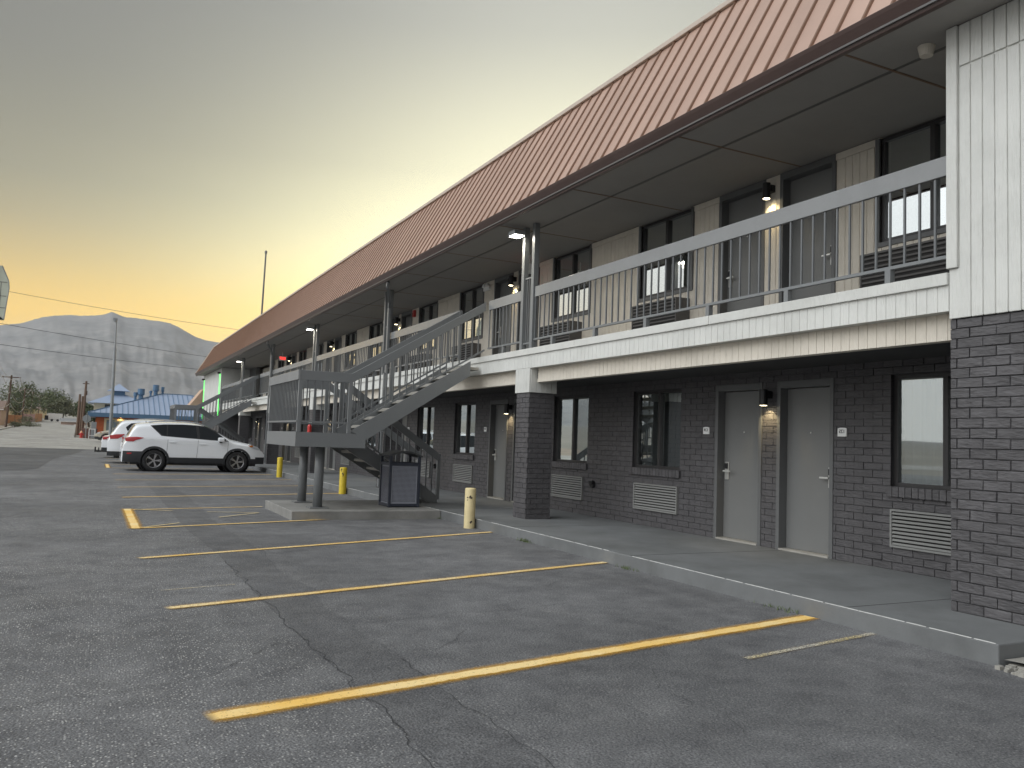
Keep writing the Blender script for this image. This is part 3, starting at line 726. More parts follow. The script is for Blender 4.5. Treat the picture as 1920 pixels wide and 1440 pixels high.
# railing with paired posts
RX = 6.42
bal = Pieces('baluster', 'baluster_paint', 300, ch=.002, rest='baluster_row')
rail = MB(); hand = MB()
gaps = [(13.90, 15.30), (37.75, 39.15)]
posts = [Y0+P*k-.05 for k in range(1, NM)]
segs = []; cur = Y0+.01
for s_ in sorted([(p-.04, p+.45) for p in posts] + gaps): segs.append((cur, s_[0])); cur = s_[1]
segs.append((cur, YE))
hr = MB(); br = MB(); sp_ = MB()
for a, c in segs:
    hr.box(RX-.022, RX+.022, a, c, 3.815, 3.99); br.box(RX-.02, RX+.02, a, c, 3.092, 3.122)
railing = hr.build('balcony_railing', 'rail_paint', motel, bevel=.005)
br.build('bottom_rail', 'steel_paint', railing)
for a, c in segs:
    n = max(1, round((c-a)/.152))
    for i in range(n+1):
        y = a+.01+(c-a-.02)*i/n; bal.add(railing, RX-.010, RX+.010, y-.010, y+.010, 3.122, 3.815)
    n = max(1, round((c-a)/1.22))
    for i in range(n):
        y = a+(c-a)*(i+.5)/n; q = MB(); q.box(RX-.03, RX+.03, y-.03, y+.03, 2.90, 3.092); q.build('rail_foot', 'steel_paint', railing)
for i, p in enumerate(posts):
    for q in (p, p+.36):
        b = MB(); b.box(RX-.045, RX+.045, q-.025, q+.065, 2.90, 5.07); b.build('roof_post', 'steel_paint', motel, bevel=.004)
    b = MB(); b.box(RX-.012, RX+.012, p+.065, p+.335, 4.16, 4.185); b.box(RX-.012, RX+.012, p+.065, p+.335, 3.05, 3.075)
    b.build('post_infill_rail', 'steel_paint', railing)
    for q in range(3): bal.add(railing, RX-.008, RX+.008, p+.127+q*.067, p+.143+q*.067, 3.075, 4.16)
    if i % 2 == 0:      # flood light on alternate post pairs
        fl = MB(); fl.prism([(-.13, -.03), (.13, -.03), (.11, .05), (-.11, .05)], lambda u, v: (RX-.06-.03+u*.0, p+.36+u, 4.93+v), lambda u, v: (RX-.30, p+.36+u, 4.93+v+.0))
        fo = fl.build('flood_light', 'galvanised', motel, bevel=.008)
        arm = MB(); arm.box(RX-.095, RX-.044, p+.33, p+.39, 4.90, 4.98); arm.build('bracket', 'galvanised', fo)
        le = MB(); le.box(RX-.285, RX-.105, p+.26, p+.46, 4.892, 4.899); le.build('lamp_lens', 'lamp_flood', fo)
        ld = bpy.data.lights.new('flood_light_light', 'SPOT'); ld.energy = 60; ld.color = (1, .92, .74); ld.spot_size = R(150); ld.spot_blend = .8; ld.shadow_soft_size = .09
        l = bpy.data.objects.new('flood_light_light', ld); C.objects.link(l); l.parent = fo; l.location = (RX-.20, p+.36, 4.885); l.rotation_euler = (0, R(-8), 0)
    else:               # rain pipe from the gutter to the post
        pts = [(5.98, p-1.05, 5.06), (5.98, p-1.0, 4.97), (6.30, p-.22, 4.74), (6.34, p-.10, 4.60), (6.34, p-.10, 2.98)]
        dp_ = MB()
        for a, c in zip(pts[:-1], pts[1:]): dp_.beam(a, c, .085, .065, (1, 0, 0))
        dp_.beam((6.30, p-.10, 2.98), (6.28, p-.10, .2), .075, .06, (1, 0, 0)); dp_.build('rain_pipe', 'steel_paint', motel, bevel=.006)
bricks.flush(); boards.flush(); bal.flush()

# soffit of plywood panels with open joints
sof = box('soffit_backing', 'joint_dark', motel, 5.90, WX+.3, -6, YE+8.7, 5.095, 5.13)
ys_ = [-1.98+2.44*i for i in range(0, 26)]
for y in ys_:
    if y > YE+7: continue
    for x0, x1 in ((5.955, 6.60), (6.652, WX+.25)):
        box('soffit_panel', 'soffit_paint', sof, x0, x1, y+.005, y+2.435, 5.078+random.uniform(-.0015, .0015), 5.0945)
vent = MB(); vent.box(6.602, 6.650, -1.9, YE+6, 5.083, 5.0945)
vent.build('vent_strip', 'grille_dark', sof)
for i, y in enumerate(ys_[1:12]): box('joint_cover', 'joint_brown', sof, 5.96, WX, y-.012, y+.016, 5.0735, 5.0765)
# roof
roof = MB(); RB = (5.885, 5.205); RT = (6.905, 7.06); YN = -6.2; YF = YE+9.1
roof.add([(RB[0]+.012, YN, RB[1]), (RT[0]+.012, YN, RT[1]-.005), (15.6, YN, RT[1]-.005), (15.6, YN, 5.15), (RB[0]+.012, YF, RB[1]), (RT[0]+.012, YF-.55, RT[1]-.005), (15.6, YF-.55, RT[1]-.005), (15.6, YF, 5.15)],
         [(0, 1, 5, 4), (1, 2, 6, 5), (2, 3, 7, 6), (3, 0, 4, 7), (0, 3, 2, 1), (4, 5, 6, 7)])
ro = roof.build('roof', 'roof_metal', motel)
PW = .3075
pk = MB(); dxr, dzr = RT[0]-RB[0], RT[1]-RB[1]
ln = math.hypot(dxr, dzr); nx_, nz_ = -dzr/ln, dxr/ln
def rpt(s, out): return (RB[0]+dxr*s+nx_*out, RB[1]+dzr*s+nz_*out)
pm = MB()
prof = [(0.0, 0.026), (.002, .004), (.277, .004), (.284, .026), (PW, .026)]
for s in (0, 1):
    for yy_, out in prof: a = rpt(s, out); pm.v.append((a[0], yy_, a[1]))
pm.f = [(i, i+1, i+6, i+5) for i in range(4)]
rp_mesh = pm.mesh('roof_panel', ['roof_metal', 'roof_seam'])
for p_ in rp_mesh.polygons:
    if p_.center.y > .275: p_.material_index = 1  # rib tops and near sides: shade painted in with the darker brown
npan = int((YF-.1-0)/PW)
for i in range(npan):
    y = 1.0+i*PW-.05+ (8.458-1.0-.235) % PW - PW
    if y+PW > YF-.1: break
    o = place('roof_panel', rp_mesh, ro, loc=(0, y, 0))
    if y > YF-.7:      # the hip end trims the last panels
        o.scale = (1, 1, 1)
tr = MB(); a = rpt(1, -.03); c = rpt(.955, .05)
tr.box(RT[0]-.075, RT[0]+.25, YN, YF-.5, RT[1]-.035, RT[1]+.035); tr.build('ridge_trim', 'roof_trim', ro, bevel=.008)
rk = MB(); rk.beam((RB[0]-.02, YF, RB[1]-.02), (RT[0]-.02, YF-.5, RT[1]), .07, .09); rk.build('rake_trim', 'roof_trim', ro)
gt = MB()
gt.prism([(5.83, 5.19), (5.815, 5.225), (5.90, 5.225), (5.955, 5.09), (5.955, 5.055), (5.90, 5.055), (5.885, 5.10)], lambda u, v: (u, YN, v), lambda u, v: (u, YF, v))
gt.build('gutter', 'gutter_brown', motel, bevel=.006)
gl = MB(); gl.box(5.868, 5.8845, YN, YF, 5.085, 5.105); gl.build('gutter_lip', 'bronze_frame', motel)
# small fittings
b = MB(); b.cyl((6.47, 4.87, 5.077), (6.47, 4.87, 4.99), .075, .055, 16); b.build('smoke_detector', 'siding_warm', motel)
def exit_sign(y, z, face=-1):
    b = MB(); b.box(7.28, 7.58, y-.03, y+.03, z-.10, z+.10); so = b.build('exit_sign', 'plate_white', motel, bevel=.006)
    me = text_mesh('EXIT', .17)
    for v in me.vertices:
        a, q, c = v.co; v.co = (7.43 - a*.78, y+face*(.0315+c), z+q)
    me.materials.clear(); me.materials.append(M['exit_red']); me.update(); place('lettering', me, so)
    h = MB(); h.box(7.42, 7.44, y-.01, y+.01, z+.10, 5.077); h.build('hanger', 'plate_white', so)
exit_sign(14.3, 4.80, 1); exit_sign(38.3, 4.80)
b = MB(); b.box(WX-.07, WX-.001, 22.12, 22.25, 4.83, 5.02); b.build('fire_alarm', 'red_paint', motel, bevel=.01)
b = MB(); b.box(WX-.06, WX-.001, 17.15, 17.45, 4.86, 4.94); b.cyl((WX-.10, 17.22, 4.98), (WX-.04, 17.22, 4.96), .05, n=12); b.cyl((WX-.10, 17.38, 4.98), (WX-.04, 17.38, 4.96), .05, n=12); b.build('emergency_light', 'plate_white', motel, bevel=.005)
for y, z0_, z1_ in ((YE+.5, 2.2, 4.75), (YE+8.2, 2.2, 4.75)):
    b = MB(); b.box(6.20, 6.36, y-.12, y+.12, z1_, z1_+.1); so = b.build('green_wall_light', 'black_metal', motel)
    g = MB(); g.box(6.34, 6.358, y-.10, y+.10, z0_, z1_); g.build('beam_strip', 'green_beam', so)  # glowing strip painted in as the green beam falling down the wall
b = MB(); b.box(6.5, 9.2, YF+1.5, YF+4.0, 2.6, 3.0); b.add([(5.6, YF+1.5, 2.9), (6.6, YF+1.5, 4.3), (9.5, YF+1.5, 4.3), (9.5, YF+1.5, 2.9), (5.6, YF+4, 2.9), (6.6, YF+4, 4.3), (9.5, YF+4, 4.3), (9.5, YF+4, 2.9)], [(0, 1, 5, 4), (1, 2, 6, 5), (0, 3, 2, 1), (4, 5, 6, 7), (2, 3, 7, 6), (0, 4, 7, 3)])
b.build('entrance_canopy', 'roof_metal', motel)

# ------------------------------------------------------------------ outside stairs
def staircase(yb, label, pad):
    t = thing('exterior_staircase', label, 'staircase', (3.6, yb+1.2, .15), group='steel staircases up to the balcony', world=True)
    Lx0, Lx1, W2, ZL = 3.0, 4.2, 2.58, 1.44
    b = MB(); b.box(Lx0+.012, Lx1, yb+.052, yb+W2-.052, 1.38, 1.435); b.build('landing_deck', 'slab_paint', t)
    b = MB(); b.box(Lx0, Lx0+.012, yb, yb+W2, 1.20, 1.445); b.build('landing_edge', 'steel_paint', t)
    b = MB(); b.box(Lx0+.013, Lx1, yb, yb+.05, 1.20, 1.443); b.build('landing_edge', 'steel_paint', t)
    b = MB(); b.box(Lx0+.013, Lx1, yb+W2-.05, yb+W2, 1.20, 1.443); b.build('landing_edge', 'steel_paint', t)
    for py in (yb+.40, yb+1.62):
        b = MB(); b.cyl((3.52, py, .155), (3.52, py, 1.38), .080, n=20); po = b.build('support_pipe', 'steel_paint', t, smooth=False)
        for pl in po.data.polygons: pl.use_smooth = len(pl.vertices) == 4
        b = MB(); b.box(3.36, 3.68, py-.16, py+.16, .151, .168); b.build('base_plate', 'steel_dark', po)
    # flights: (y range, start, end)
    def stringer(y, x0, z0, x1, z1, dv=.32):
        b = MB(); b.prism([(x0, z0), (x1, z1), (x1, z1-.27), (x0+.32*.9*(1 if z1 > z0 else 0), z0-dv+.32*.9*.62*(1 if z1 > z0 else 0)), ] if z1 > z0 else [(x0, z0), (x1, z1), (x1, z1-.12), (x1-.18, z1-.12), (x0, z0-dv)], lambda u, v: (u, y, v), lambda u, v: (u, y+.045, v))
        return b.build('stringer', 'steel_paint', t)
    ux0, uz0, ux1, uz1 = 3.93, 1.49, 6.10, 2.845
    stringer(yb+.003, ux0, uz0, 6.12, 2.855); stringer(yb+1.17, ux0, uz0, 6.12, 2.855)
    n = 9; rz = (2.92-ZL)/n
    for i in range(1, n):
        x = 3.98+.255*i; b = MB(); b.box(x-.02, x+.29, yb+.05, yb+1.168, ZL+rz*i-.055, ZL+rz*i); b.build('tread', 'concrete', t, bevel=.006)
    lx0, lx1 = 4.2, 6.12
    stringer(yb+1.40, lx0, 1.50, lx1, .28); stringer(yb+W2-.048, lx0, 1.50, lx1, .28)
    n = 8; rz = (ZL-.15)/n
    for i in range(1, n):
        x = lx0+.265*(i-1); b = MB(); b.box(x, x+.29, yb+1.447, yb+W2-.05, ZL-rz*i-.05, ZL-rz*i); b.build('tread', 'concrete', t, bevel=.006)
    # guard rails
    rs = MB()
    def rail_run(a, c, off_bottom, posts=True, first=True, last=True, nb=None):
        a = Vector(a); c = Vector(c); hb = MB()
        h = hb
        hb.add([a+Vector((0, 0, -.165)), a, c, c+Vector((0, 0, -.165))], [(0, 1, 2, 3)])
        dvec = (c-a); flat = Vector((dvec.x, dvec.y, 0)).normalized(); sd = Vector((-flat.y, flat.x, 0))*.02
        hb = MB(); q = [a+Vector((0, 0, -.165)), a, c, c+Vector((0, 0, -.165))]
        hb.add([p-sd for p in q]+[p+sd for p in q], [(0, 1, 2, 3), (7, 6, 5, 4), (0, 4, 5, 1), (1, 5, 6, 2), (2, 6, 7, 3), (3, 7, 4, 0)])
        ho = hb.build('guard_rail', 'steel_paint', t, bevel=.004)
        lowb = MB(); z_ = Vector((0, 0, -off_bottom)); lowb.beam(a+z_, c+z_, .03, .03); lowb.build('bottom_bar', 'steel_paint', ho)
        L_ = math.hypot(dvec.x, dvec.y); nb = nb or max(2, round(L_/.125))
        for i in range(1, nb):
            p = a.lerp(c, i/nb); bb = MB(); bb.box(p.x-.010, p.x+.010, p.y-.010, p.y+.010, p.z-off_bottom+.0, p.z-.16); bb.build('baluster', 'baluster_paint', ho)
        return ho
    def post(x, y, z0, z1, s_=.032):
        b = MB(); b.box(x-s_, x+s_, y-s_, y+s_, z0, z1); b.build('rail_post', 'steel_paint', t, bevel=.003)
    ZT = 2.48
    e = .03
    rail_run((3.0+.035, yb+e, ZT), (3.92, yb+e, ZT), .86)
    b0 = rail_run((3.0+.012, yb+.0, ZT+.002), (3.0+.012, yb+W2, ZT+.002), .86); b0.data.materials[0] = M['rail_paint']
    rail_run((3.0+.035, yb+W2-e, ZT), (4.15, yb+W2-e, ZT), .86)
    rail_run((3.92, yb+e, ZT), (6.395, yb+e, 3.985), .90)
    rail_run((3.92, yb+1.19, ZT), (6.395, yb+1.19, 3.985), .90)
    rail_run((4.15, yb+1.42, ZT), (6.12, yb+1.42, 1.13), .86); rail_run((4.15, yb+W2-e, ZT), (6.12, yb+W2-e, 1.13), .86)
    for x, y, z0, z1 in ((3.045, yb+.035, 1.445, ZT-.165), (3.9, yb+e, 1.445, ZT-.16), (3.045, yb+W2-.035, 1.445, ZT-.165), (3.95, yb+1.19, 1.445, ZT), (4.12, yb+1.42, 1.445, ZT), (4.12, yb+W2-e, 1.445, ZT-.16),
                         (6.13, yb+1.42, .22, 1.12), (6.13, yb+W2-e, .22, 1.12), (6.38, yb+1.19, 2.96, 3.97), (5.0, yb+1.19, 2.0, 3.0)): post(x, y, z0, z1)
    if pad:
        b = MB(); b.box(2.96, SLX-.002, yb-.2, yb+2.15, -.2, .149); pd = b.build('stair_pad', 'pad_concrete', label=pad, cat='concrete pad', bevel=.012)
    return t
st1 = staircase(14.0, 'grey steel staircase standing over the litter bin, its landing on two pipes', 'low grey concrete pad under the two pipes and the litter bin')
st2 = staircase(37.9, 'grey steel staircase rising behind the parked white cars', None)

# ------------------------------------------------------------------ litter bin
x0, y0 = 4.80, 14.44; bw_, bd_ = .60, .56
bin_ = thing('litter_bin', 'dark metal litter bin with perforated panels and arched lid, on the concrete pad', 'litter bin', (x0+bw_/2, y0+bd_/2, .149), world=True)
b = MB(); b.box(x0+.03, x0+bw_-.03, y0+.03, y0+bd_-.03, .17, .93); b.build('liner', 'bin_body', bin_)
for px, py in ((x0, y0), (x0+bw_-.05, y0), (x0, y0+bd_-.05), (x0+bw_-.05, y0+bd_-.05)):
    b = MB(); b.box(px, px+.05, py, py+.05, .152, 1.10); b.build('corner_post', 'bin_frame', bin_, bevel=.006)
for z0_, z1_ in ((.165, .21), (.90, .955)):
    b = MB()
    b.box(x0+.051, x0+bw_-.051, y0+.004, y0+.045, z0_, z1_); b.box(x0+.051, x0+bw_-.051, y0+bd_-.045, y0+bd_-.004, z0_, z1_); b.box(x0+.004, x0+.045, y0+.051, y0+bd_-.051, z0_, z1_); b.box(x0+bw_-.045, x0+bw_-.004, y0+.051, y0+bd_-.051, z0_, z1_); b.build('frame_rail', 'bin_frame', bin_)
holes = MB()
fx0, fx1, fz0, fz1 = x0+.075, x0+bw_-.075, .24, .87
nx, nz = 20, 28
for i in range(nx):
    for j in range(nz):
        cx = fx0+(i+.5)*(fx1-fx0)/nx; cz = fz0+(j+.5)*(fz1-fz0)/nz; s_ = .0062
        holes.add([(cx-s_, y0+.0225, cz-s_), (cx+s_, y0+.0225, cz-s_), (cx+s_, y0+.0225, cz+s_), (cx-s_, y0+.0225, cz+s_)], [(0, 1, 2, 3)])
b = MB(); b.box(x0+.055, x0+bw_-.055, y0+.024, y0+.030, .215, .895); pn = b.build('perforated_panel', 'bin_body', bin_); holes.build('perforation', 'bin_hole', pn)
sl = MB()
for j in range(34): sl.box(x0+.020, x0+.024, y0+.075, y0+bd_-.075, .235+j*.0189, .235+j*.0189+.009)
b = MB(); b.box(x0+.0245, x0+.030, y0+.055, y0+bd_-.055, .215, .895); pn = b.build('perforated_panel', 'bin_body', bin_); sl.build('perforation', 'bin_hole', pn)
ld_ = MB(); N_ = 14; prof_ = []
for i in range(N_+1): u = i/N_; prof_.append((x0-.02+(bw_+.04)*u, 1.085+.085*math.sin(math.pi*u)))
prof_ = prof_ + [(x, z-.035 if 0 < i < N_ else z-.03) for i, (x, z) in reversed(list(enumerate(prof_)))]
ld_.prism(prof_, lambda u, v: (u, y0-.02, v), lambda u, v: (u, y0+bd_+.02, v)); ld_.build('lid', 'bin_lid', bin_, bevel=.004)

# ------------------------------------------------------------------ bollards, extinguisher box, weeds
def bollard(x, y, m, lab, chips, seed, r=.088, h=.64):
    t = thing('bollard', lab, 'bollard', (x, y, 0), group='steel bollards in front of the walkway kerb')
    b = MB(); rings = [(-.05, r), (h-.02, r), (h-.006, r*.95), (h, r*.75), (h+.004, .001)]; n = 28
    for z, rr in rings: b.v += [(rr*math.cos(2*math.pi*i/n), rr*math.sin(2*math.pi*i/n), z) for i in range(n)]
    b.f = [(k*n+i, k*n+(i+1) % n, (k+1)*n+(i+1) % n, (k+1)*n+i) for k in range(len(rings)-1) for i in range(n)]
    po = b.build('pipe', m, t, smooth=True)
    rnd = random.Random(seed); cb = MB()
    for (ang, z, sz) in chips:
        pts = []
        for k in range(9):
            a = 2*math.pi*k/9; q = sz*rnd.uniform(.45, 1.2); aa = ang+q*math.cos(a)/r; pts.append(((r+.0015)*math.cos(aa), (r+.0015)*math.sin(aa), z+q*math.sin(a)*1.2))
        cb.poly(pts)
    cb.build('paint_chip', 'chip', t)
    return t
A = R(-115)
bollard(5.47, 12.32, 'cream_paint', 'pale cream bollard with black chips near its top, beside a brick pier', [(A, .50, .022), (A+.25, .485, .018), (A-.45, .49, .016), (A-.5, .45, .012), (A+.35, .11, .016), (A+.2, .095, .012)], 1)
bollard(5.47, 19.95, 'yellow_paint', 'yellow bollard with a black hook-shaped scuff, near the staircase foot', [(A-.4, .60, .02), (A, .50, .02), (A+.15, .47, .02), (A+.1, .44, .014), (A-.5, .56, .012)], 2)
bollard(5.42, 27.4, 'yellow_paint', 'clean bright yellow bollard in front of the parked white car', [(A, .3, .008)], 3)
fe = thing('fire_extinguisher', 'red fire extinguisher hung on a brick pier behind the stair landing', 'extinguisher', (6.30, 27.35, 1.35), world=True)
b = MB(); b.cyl((6.30, 27.35, 1.35), (6.30, 27.35, 1.68), .07, n=14); b.cyl((6.30, 27.35, 1.68), (6.30, 27.35, 1.74), .07, .03, n=14); b.build('cylinder', 'red_paint', fe)
b = MB(); b.cyl((6.30, 27.35, 1.74), (6.30, 27.35, 1.80), .02, n=8); b.box(6.26, 6.34, 27.25, 27.37, 1.79, 1.81); b.build('valve', 'plate_white', fe)
def weed(x, y, n, h, lab, seed):
    rnd = random.Random(seed); b = MB()
    for i in range(n):
        a = rnd.uniform(0, 6.28); hh = h*rnd.uniform(.4, 1); px = x+rnd.gauss(0, .02); py = y+rnd.gauss(0, .10); lean = rnd.uniform(.2, .8)*hh
        dx, dy = math.cos(a), math.sin(a); wv = .004
        b.add([(px-dy*wv, py+dx*wv, 0), (px+dy*wv, py-dx*wv, 0), (px+dx*lean*.5, py+dy*lean*.5, hh*.7), (px+dx*lean, py+dy*lean, hh)], [(0, 1, 2), (0, 2, 3), (1, 3, 2)])
    b.build('weed_tuft', 'weed', label=lab, cat='weed', group='weeds along the walkway kerb')
weed(5.53, 10.5, 70, .055, 'low green weeds in the kerb joint past the cream bollard', 1)
weed(5.53, 7.95, 45, .045, 'sparse low weeds at the kerb between two yellow stripes', 2)
weed(5.54, 13.9, 60, .07, 'small weed tuft where the stair pad meets the walkway kerb', 3)
weed(5.54, 5.6, 40, .05, 'tiny weeds at the kerb end of the brightest yellow stripe', 4)
# broken concrete beside the slab's near corner
rbm = MB(); rnd = random.Random(5)
gp = [(5.60, 3.62), (5.72, 3.2), (5.95, 2.5), (7.5, 1.5), (9.0, 1.5), (9.0, 3.62)]
rbm.poly([(x, y, .05) for x, y in gp]); rbm.build('broken_apron', 'concrete', slab)
rub = MB()
for i in range(70):
    x = rnd.uniform(5.48, 5.75); y = 3.6-abs(rnd.gauss(0, .3)); s_ = rnd.uniform(.006, .025)
    rub.box(x-s_, x+s_, y-s_*.8, y+s_*.8, 0, s_*1.1)
rub.build('rubble', 'concrete', slab, kind='stuff')

# ------------------------------------------------------------------ cars
def interp(pts, x):
    if x <= pts[0][0]: return pts[0][1]
    for a, b in zip(pts[:-1], pts[1:]):
        if x <= b[0]:
            t = (x-a[0])/(b[0]-a[0]); return a[1]+(b[1]-a[1])*t
    return pts[-1][1]
def smooth_profile(pts, x, h=.05): return (interp(pts, x-h)+2*interp(pts, x)+interp(pts, x+h))/4
def make_car(name, label, loc, rotz, S, group=None):
    t = thing(name, label, 'car', loc, rotz, group)
    Lc, W_, top = S['len'], S['w']/2, S['top']; belt = S['belt']; paint = S['paint']
    def hw(x, z):
        v = W_
        if x < .55: v -= .12*((.55-x)/.55)**2
        if x > Lc-.95: v -= .24*((x-(Lc-.95))/.95)**2.2
        if z < .55: v -= .05*((.55-z)/.25)**1.5
        if z > belt: v -= (z-belt)*.36
        v -= .012*max(0, math.cos((z-.78)*9))*0
        return v
    ztop = lambda x: smooth_profile(top, x)
    stations = sorted(set([0, .012, .035, .07] + [round(.11+i*.0625, 4) for i in range(int((Lc-.2)/.0625))] + [Lc-.10, Lc-.06, Lc-.03, Lc-.01, Lc]))
    rows = [.30, .36, .42, .48, .54, .60, .66, .72, .78, .84, .90]
    b = MB(); ring = []; NR = 14
    for x in stations:
        zt = ztop(x); r = min(.16, (zt-.60)*.30); sec = []
        zz = rows[:]
        zmax = zt-r; k = [z for z in zz if z < zmax-.03]
        m_ = 9-0
        extra = len(zz)-len(k)
        base = k[-1]
        cnt = 9+extra
        k += [base+(zmax-base)*(i+1)/cnt for i in range(cnt)]
        endf = 1.0
        for z in k: sec.append((x, hw(x, z), z))
        h0 = hw(x, zmax)
        for i in range(1, 10):
            u = i/9; yv = h0*(1-u**1.6); sec.append((x, yv, zmax+r*math.sqrt(max(0, 1-(yv/h0)**2.6))))
        full = [(p[0], -p[1], p[2]) for p in sec] + [p for p in reversed(sec[:-1])]
        ring.append(full)
    n = len(ring[0]); b.v = [p for s_ in ring for p in s_]
    arch = [(S['rw'], .36+.02), (S['fw'], .36+.02)]; AR = S['tr']+.055
    mats = []
    for i in range(len(stations)-1):
        for j in range(n-1):
            q = (i*n+j, i*n+j+1, (i+1)*n+j+1, (i+1)*n+j)
            cx = (stations[i]+stations[i+1])/2; cz = sum(b.v[k][2] for k in q)/4; cyy = abs(sum(b.v[k][1] for k in q)/4)
            if any(math.hypot(cx-ax, cz-S['tr']) < AR for ax, _ in arch) and cyy > W_*.55: continue
            b.f.append(q); mats.append(1 if (cz < .45 or (cx < .62 and cz < S['clad']) or (cx > Lc-.35 and cz < .52)) else 0)
    b.f.append(tuple(range(n))); mats.append(0); b.f.append(tuple((len(stations)-1)*n+i for i in range(n))); mats.append(0)
    me = bpy.data.meshes.new('body'); me.from_pydata(b.v, [], b.f); me.materials.append(M[paint]); me.materials.append(M['cladding'])
    for p_, mi in zip(me.polygons, mats): p_.material_index = mi; p_.use_smooth = True
    me.update(); body = place('body', me, t)
    bm = bmesh.new(); bm.from_mesh(me); bmesh.ops.recalc_face_normals(bm, faces=bm.faces); bm.to_mesh(me); bm.free()
    uf = MB(); uf.box(.25, Lc-.3, -W_+.2, W_-.2, .22, .42); uf.build('underbody', 'cladding', t)
    def side_poly(nm, pts, m, off=.006, both=True):
        for s_ in (-1, 1):
            bm2 = bmesh.new(); f2 = bm2.faces.new([bm2.verts.new((x, 0, z)) for x, z in pts]); bmesh.ops.triangulate(bm2, faces=[f2])
            if max(p[0] for p in pts)-min(p[0] for p in pts) > .2: bmesh.ops.subdivide_edges(bm2, edges=list(bm2.edges), cuts=4, use_grid_fill=True)
            for v in bm2.verts: v.co.y = s_*(hw(v.co.x, v.co.z)+off)
            me2 = bpy.data.meshes.new(nm); bm2.to_mesh(me2); bm2.free(); me2.materials.append(M[m]); place(nm, me2, t)
    for nm, pts, m, off in S['side']: side_poly(nm, pts, m, off)
    # front and rear glass follow the roof profile
    for nm, xa, xb, y0f, y1f in (('rear_window', *S['rear_glass'], .78, .70), ('windscreen', *S['screen'], .72, .86)):
        mb = MB(); K = 12; J_ = 12
        for i in range(K+1):
            x = xa+(xb-xa)*i/K; zt = ztop(x); r = min(.16, (zt-.60)*.30); h0 = hw(x, zt-r); fy = y0f+(y1f-y0f)*i/K
            for j in range(J_+1):
                yv = h0*fy*(2*j/J_-1); mb.v.append((x, yv, zt-r+r*math.sqrt(max(0, 1-abs(yv/h0)**2.6))+.010))
        mb.f = [(i*(J_+1)+j, i*(J_+1)+j+1, (i+1)*(J_+1)+j+1, (i+1)*(J_+1)+j) for i in range(K) for j in range(J_)]
        mb.build(nm, 'glass_dark', t, smooth=True)
    # door shut lines
    for xs_ in S['seams']:
        for s_ in (-1, 1):
            mb = MB(); zz = [.46+i*(S['seam_top']-.46)/12 for i in range(13)]
            for z in zz:
                xx = xs_ + (.03*math.sin((z-.46)*2.2)); mb.v += [(xx-.004, s_*(hw(xx, z)+.003), z), (xx+.004, s_*(hw(xx, z)+.003), z)]
            mb.f = [(2*i, 2*i+1, 2*i+3, 2*i+2) for i in range(12)]; mb.build('door_seam', 'cladding', t)
    for hx_, hz in S['handles']:
        for s_ in (-1, 1):
            mb = MB(); yv = hw(hx_, hz); mb.box(hx_-.11, hx_+.11, s_*yv-.012, s_*yv+.018 if s_ > 0 else s_*yv+.012, hz-.014, hz+.014)
            if s_ < 0: mb = MB(); mb.box(hx_-.11, hx_+.11, -yv-.022, -yv+.01, hz-.014, hz+.014)
            mb.build('door_handle', paint, t, bevel=.006)
    for s_ in (-1, 1):
        mx, mz = S['mirror']; yv = hw(mx, mz); mb = MB(); mb.box(mx-.09, mx+.12, s_*(yv+.10)-.09, s_*(yv+.10)+.09, mz-.03, mz+.12); mb.build('side_mirror', paint, t, bevel=.035)
        mb = MB(); mb.box(mx-.03, mx+.06, s_*(yv+.02)-.04, s_*(yv+.02)+.04, mz-.06, mz-.028); mb.build('mirror_foot', 'cladding', t)
        if S.get('rails'):
            mb = MB(); xa, xb = S['rails']; K = 10; pts = []
            for i in range(K+1):
                x = xa+(xb-xa)*i/K; zt = ztop(x); yv2 = s_*(hw(x, zt-.1)-.10); pts.append((x, yv2, zt-.012+.045*math.sin(math.pi*min(1, max(0, i/K)))**.35))
            mb.tube(pts, .016, 8); ro_ = mb.build('roof_rail', 'alloy', t)
    # wheels and arch trims
    if 'wheel' not in CACHE:
        def lathe(prof, n=36):
            mb = MB()
            for r_, yv in prof: mb.v += [(r_*math.cos(2*math.pi*i/n), yv, r_*math.sin(2*math.pi*i/n)) for i in range(n)]
            mb.f = [(k*n+i, k*n+(i+1) % n, (k+1)*n+(i+1) % n, (k+1)*n+i) for k in range(len(prof)-1) for i in range(n)]; return mb
        ty = lathe([(.225, -.105), (.30, -.118), (.345, -.108), (.36, -.085), (.362, 0), (.36, .085), (.345, .108), (.225, .105)])
        CACHE['tyre'] = ty.mesh('tyre', 'tyre', True)
        rm = lathe([(.228, -.108), (.236, -.112), (.226, -.100), (.215, -.06), (.210, .10)], 40)
        for k in range(5):
            a = 2*math.pi*k/5+.3
            for off in (-.11, .11):
                c0 = Vector((math.cos(a)*.045, -.092, math.sin(a)*.045)); c1 = Vector((math.cos(a+off)*.222, -.102, math.sin(a+off)*.222)); rm.beam(c0, c1, .030, .030, (0, 1, 0))
        rm.cyl((0, -.115, 0), (0, -.06, 0), .05, n=16); CACHE['rim'] = rm.mesh('rim', 'alloy')
        dk = MB(); dk.cyl((0, -.045, 0), (0, -.03, 0), .212, n=28); CACHE['disc'] = dk.mesh('brake_disc', 'black_metal'); CACHE['wheel'] = 1
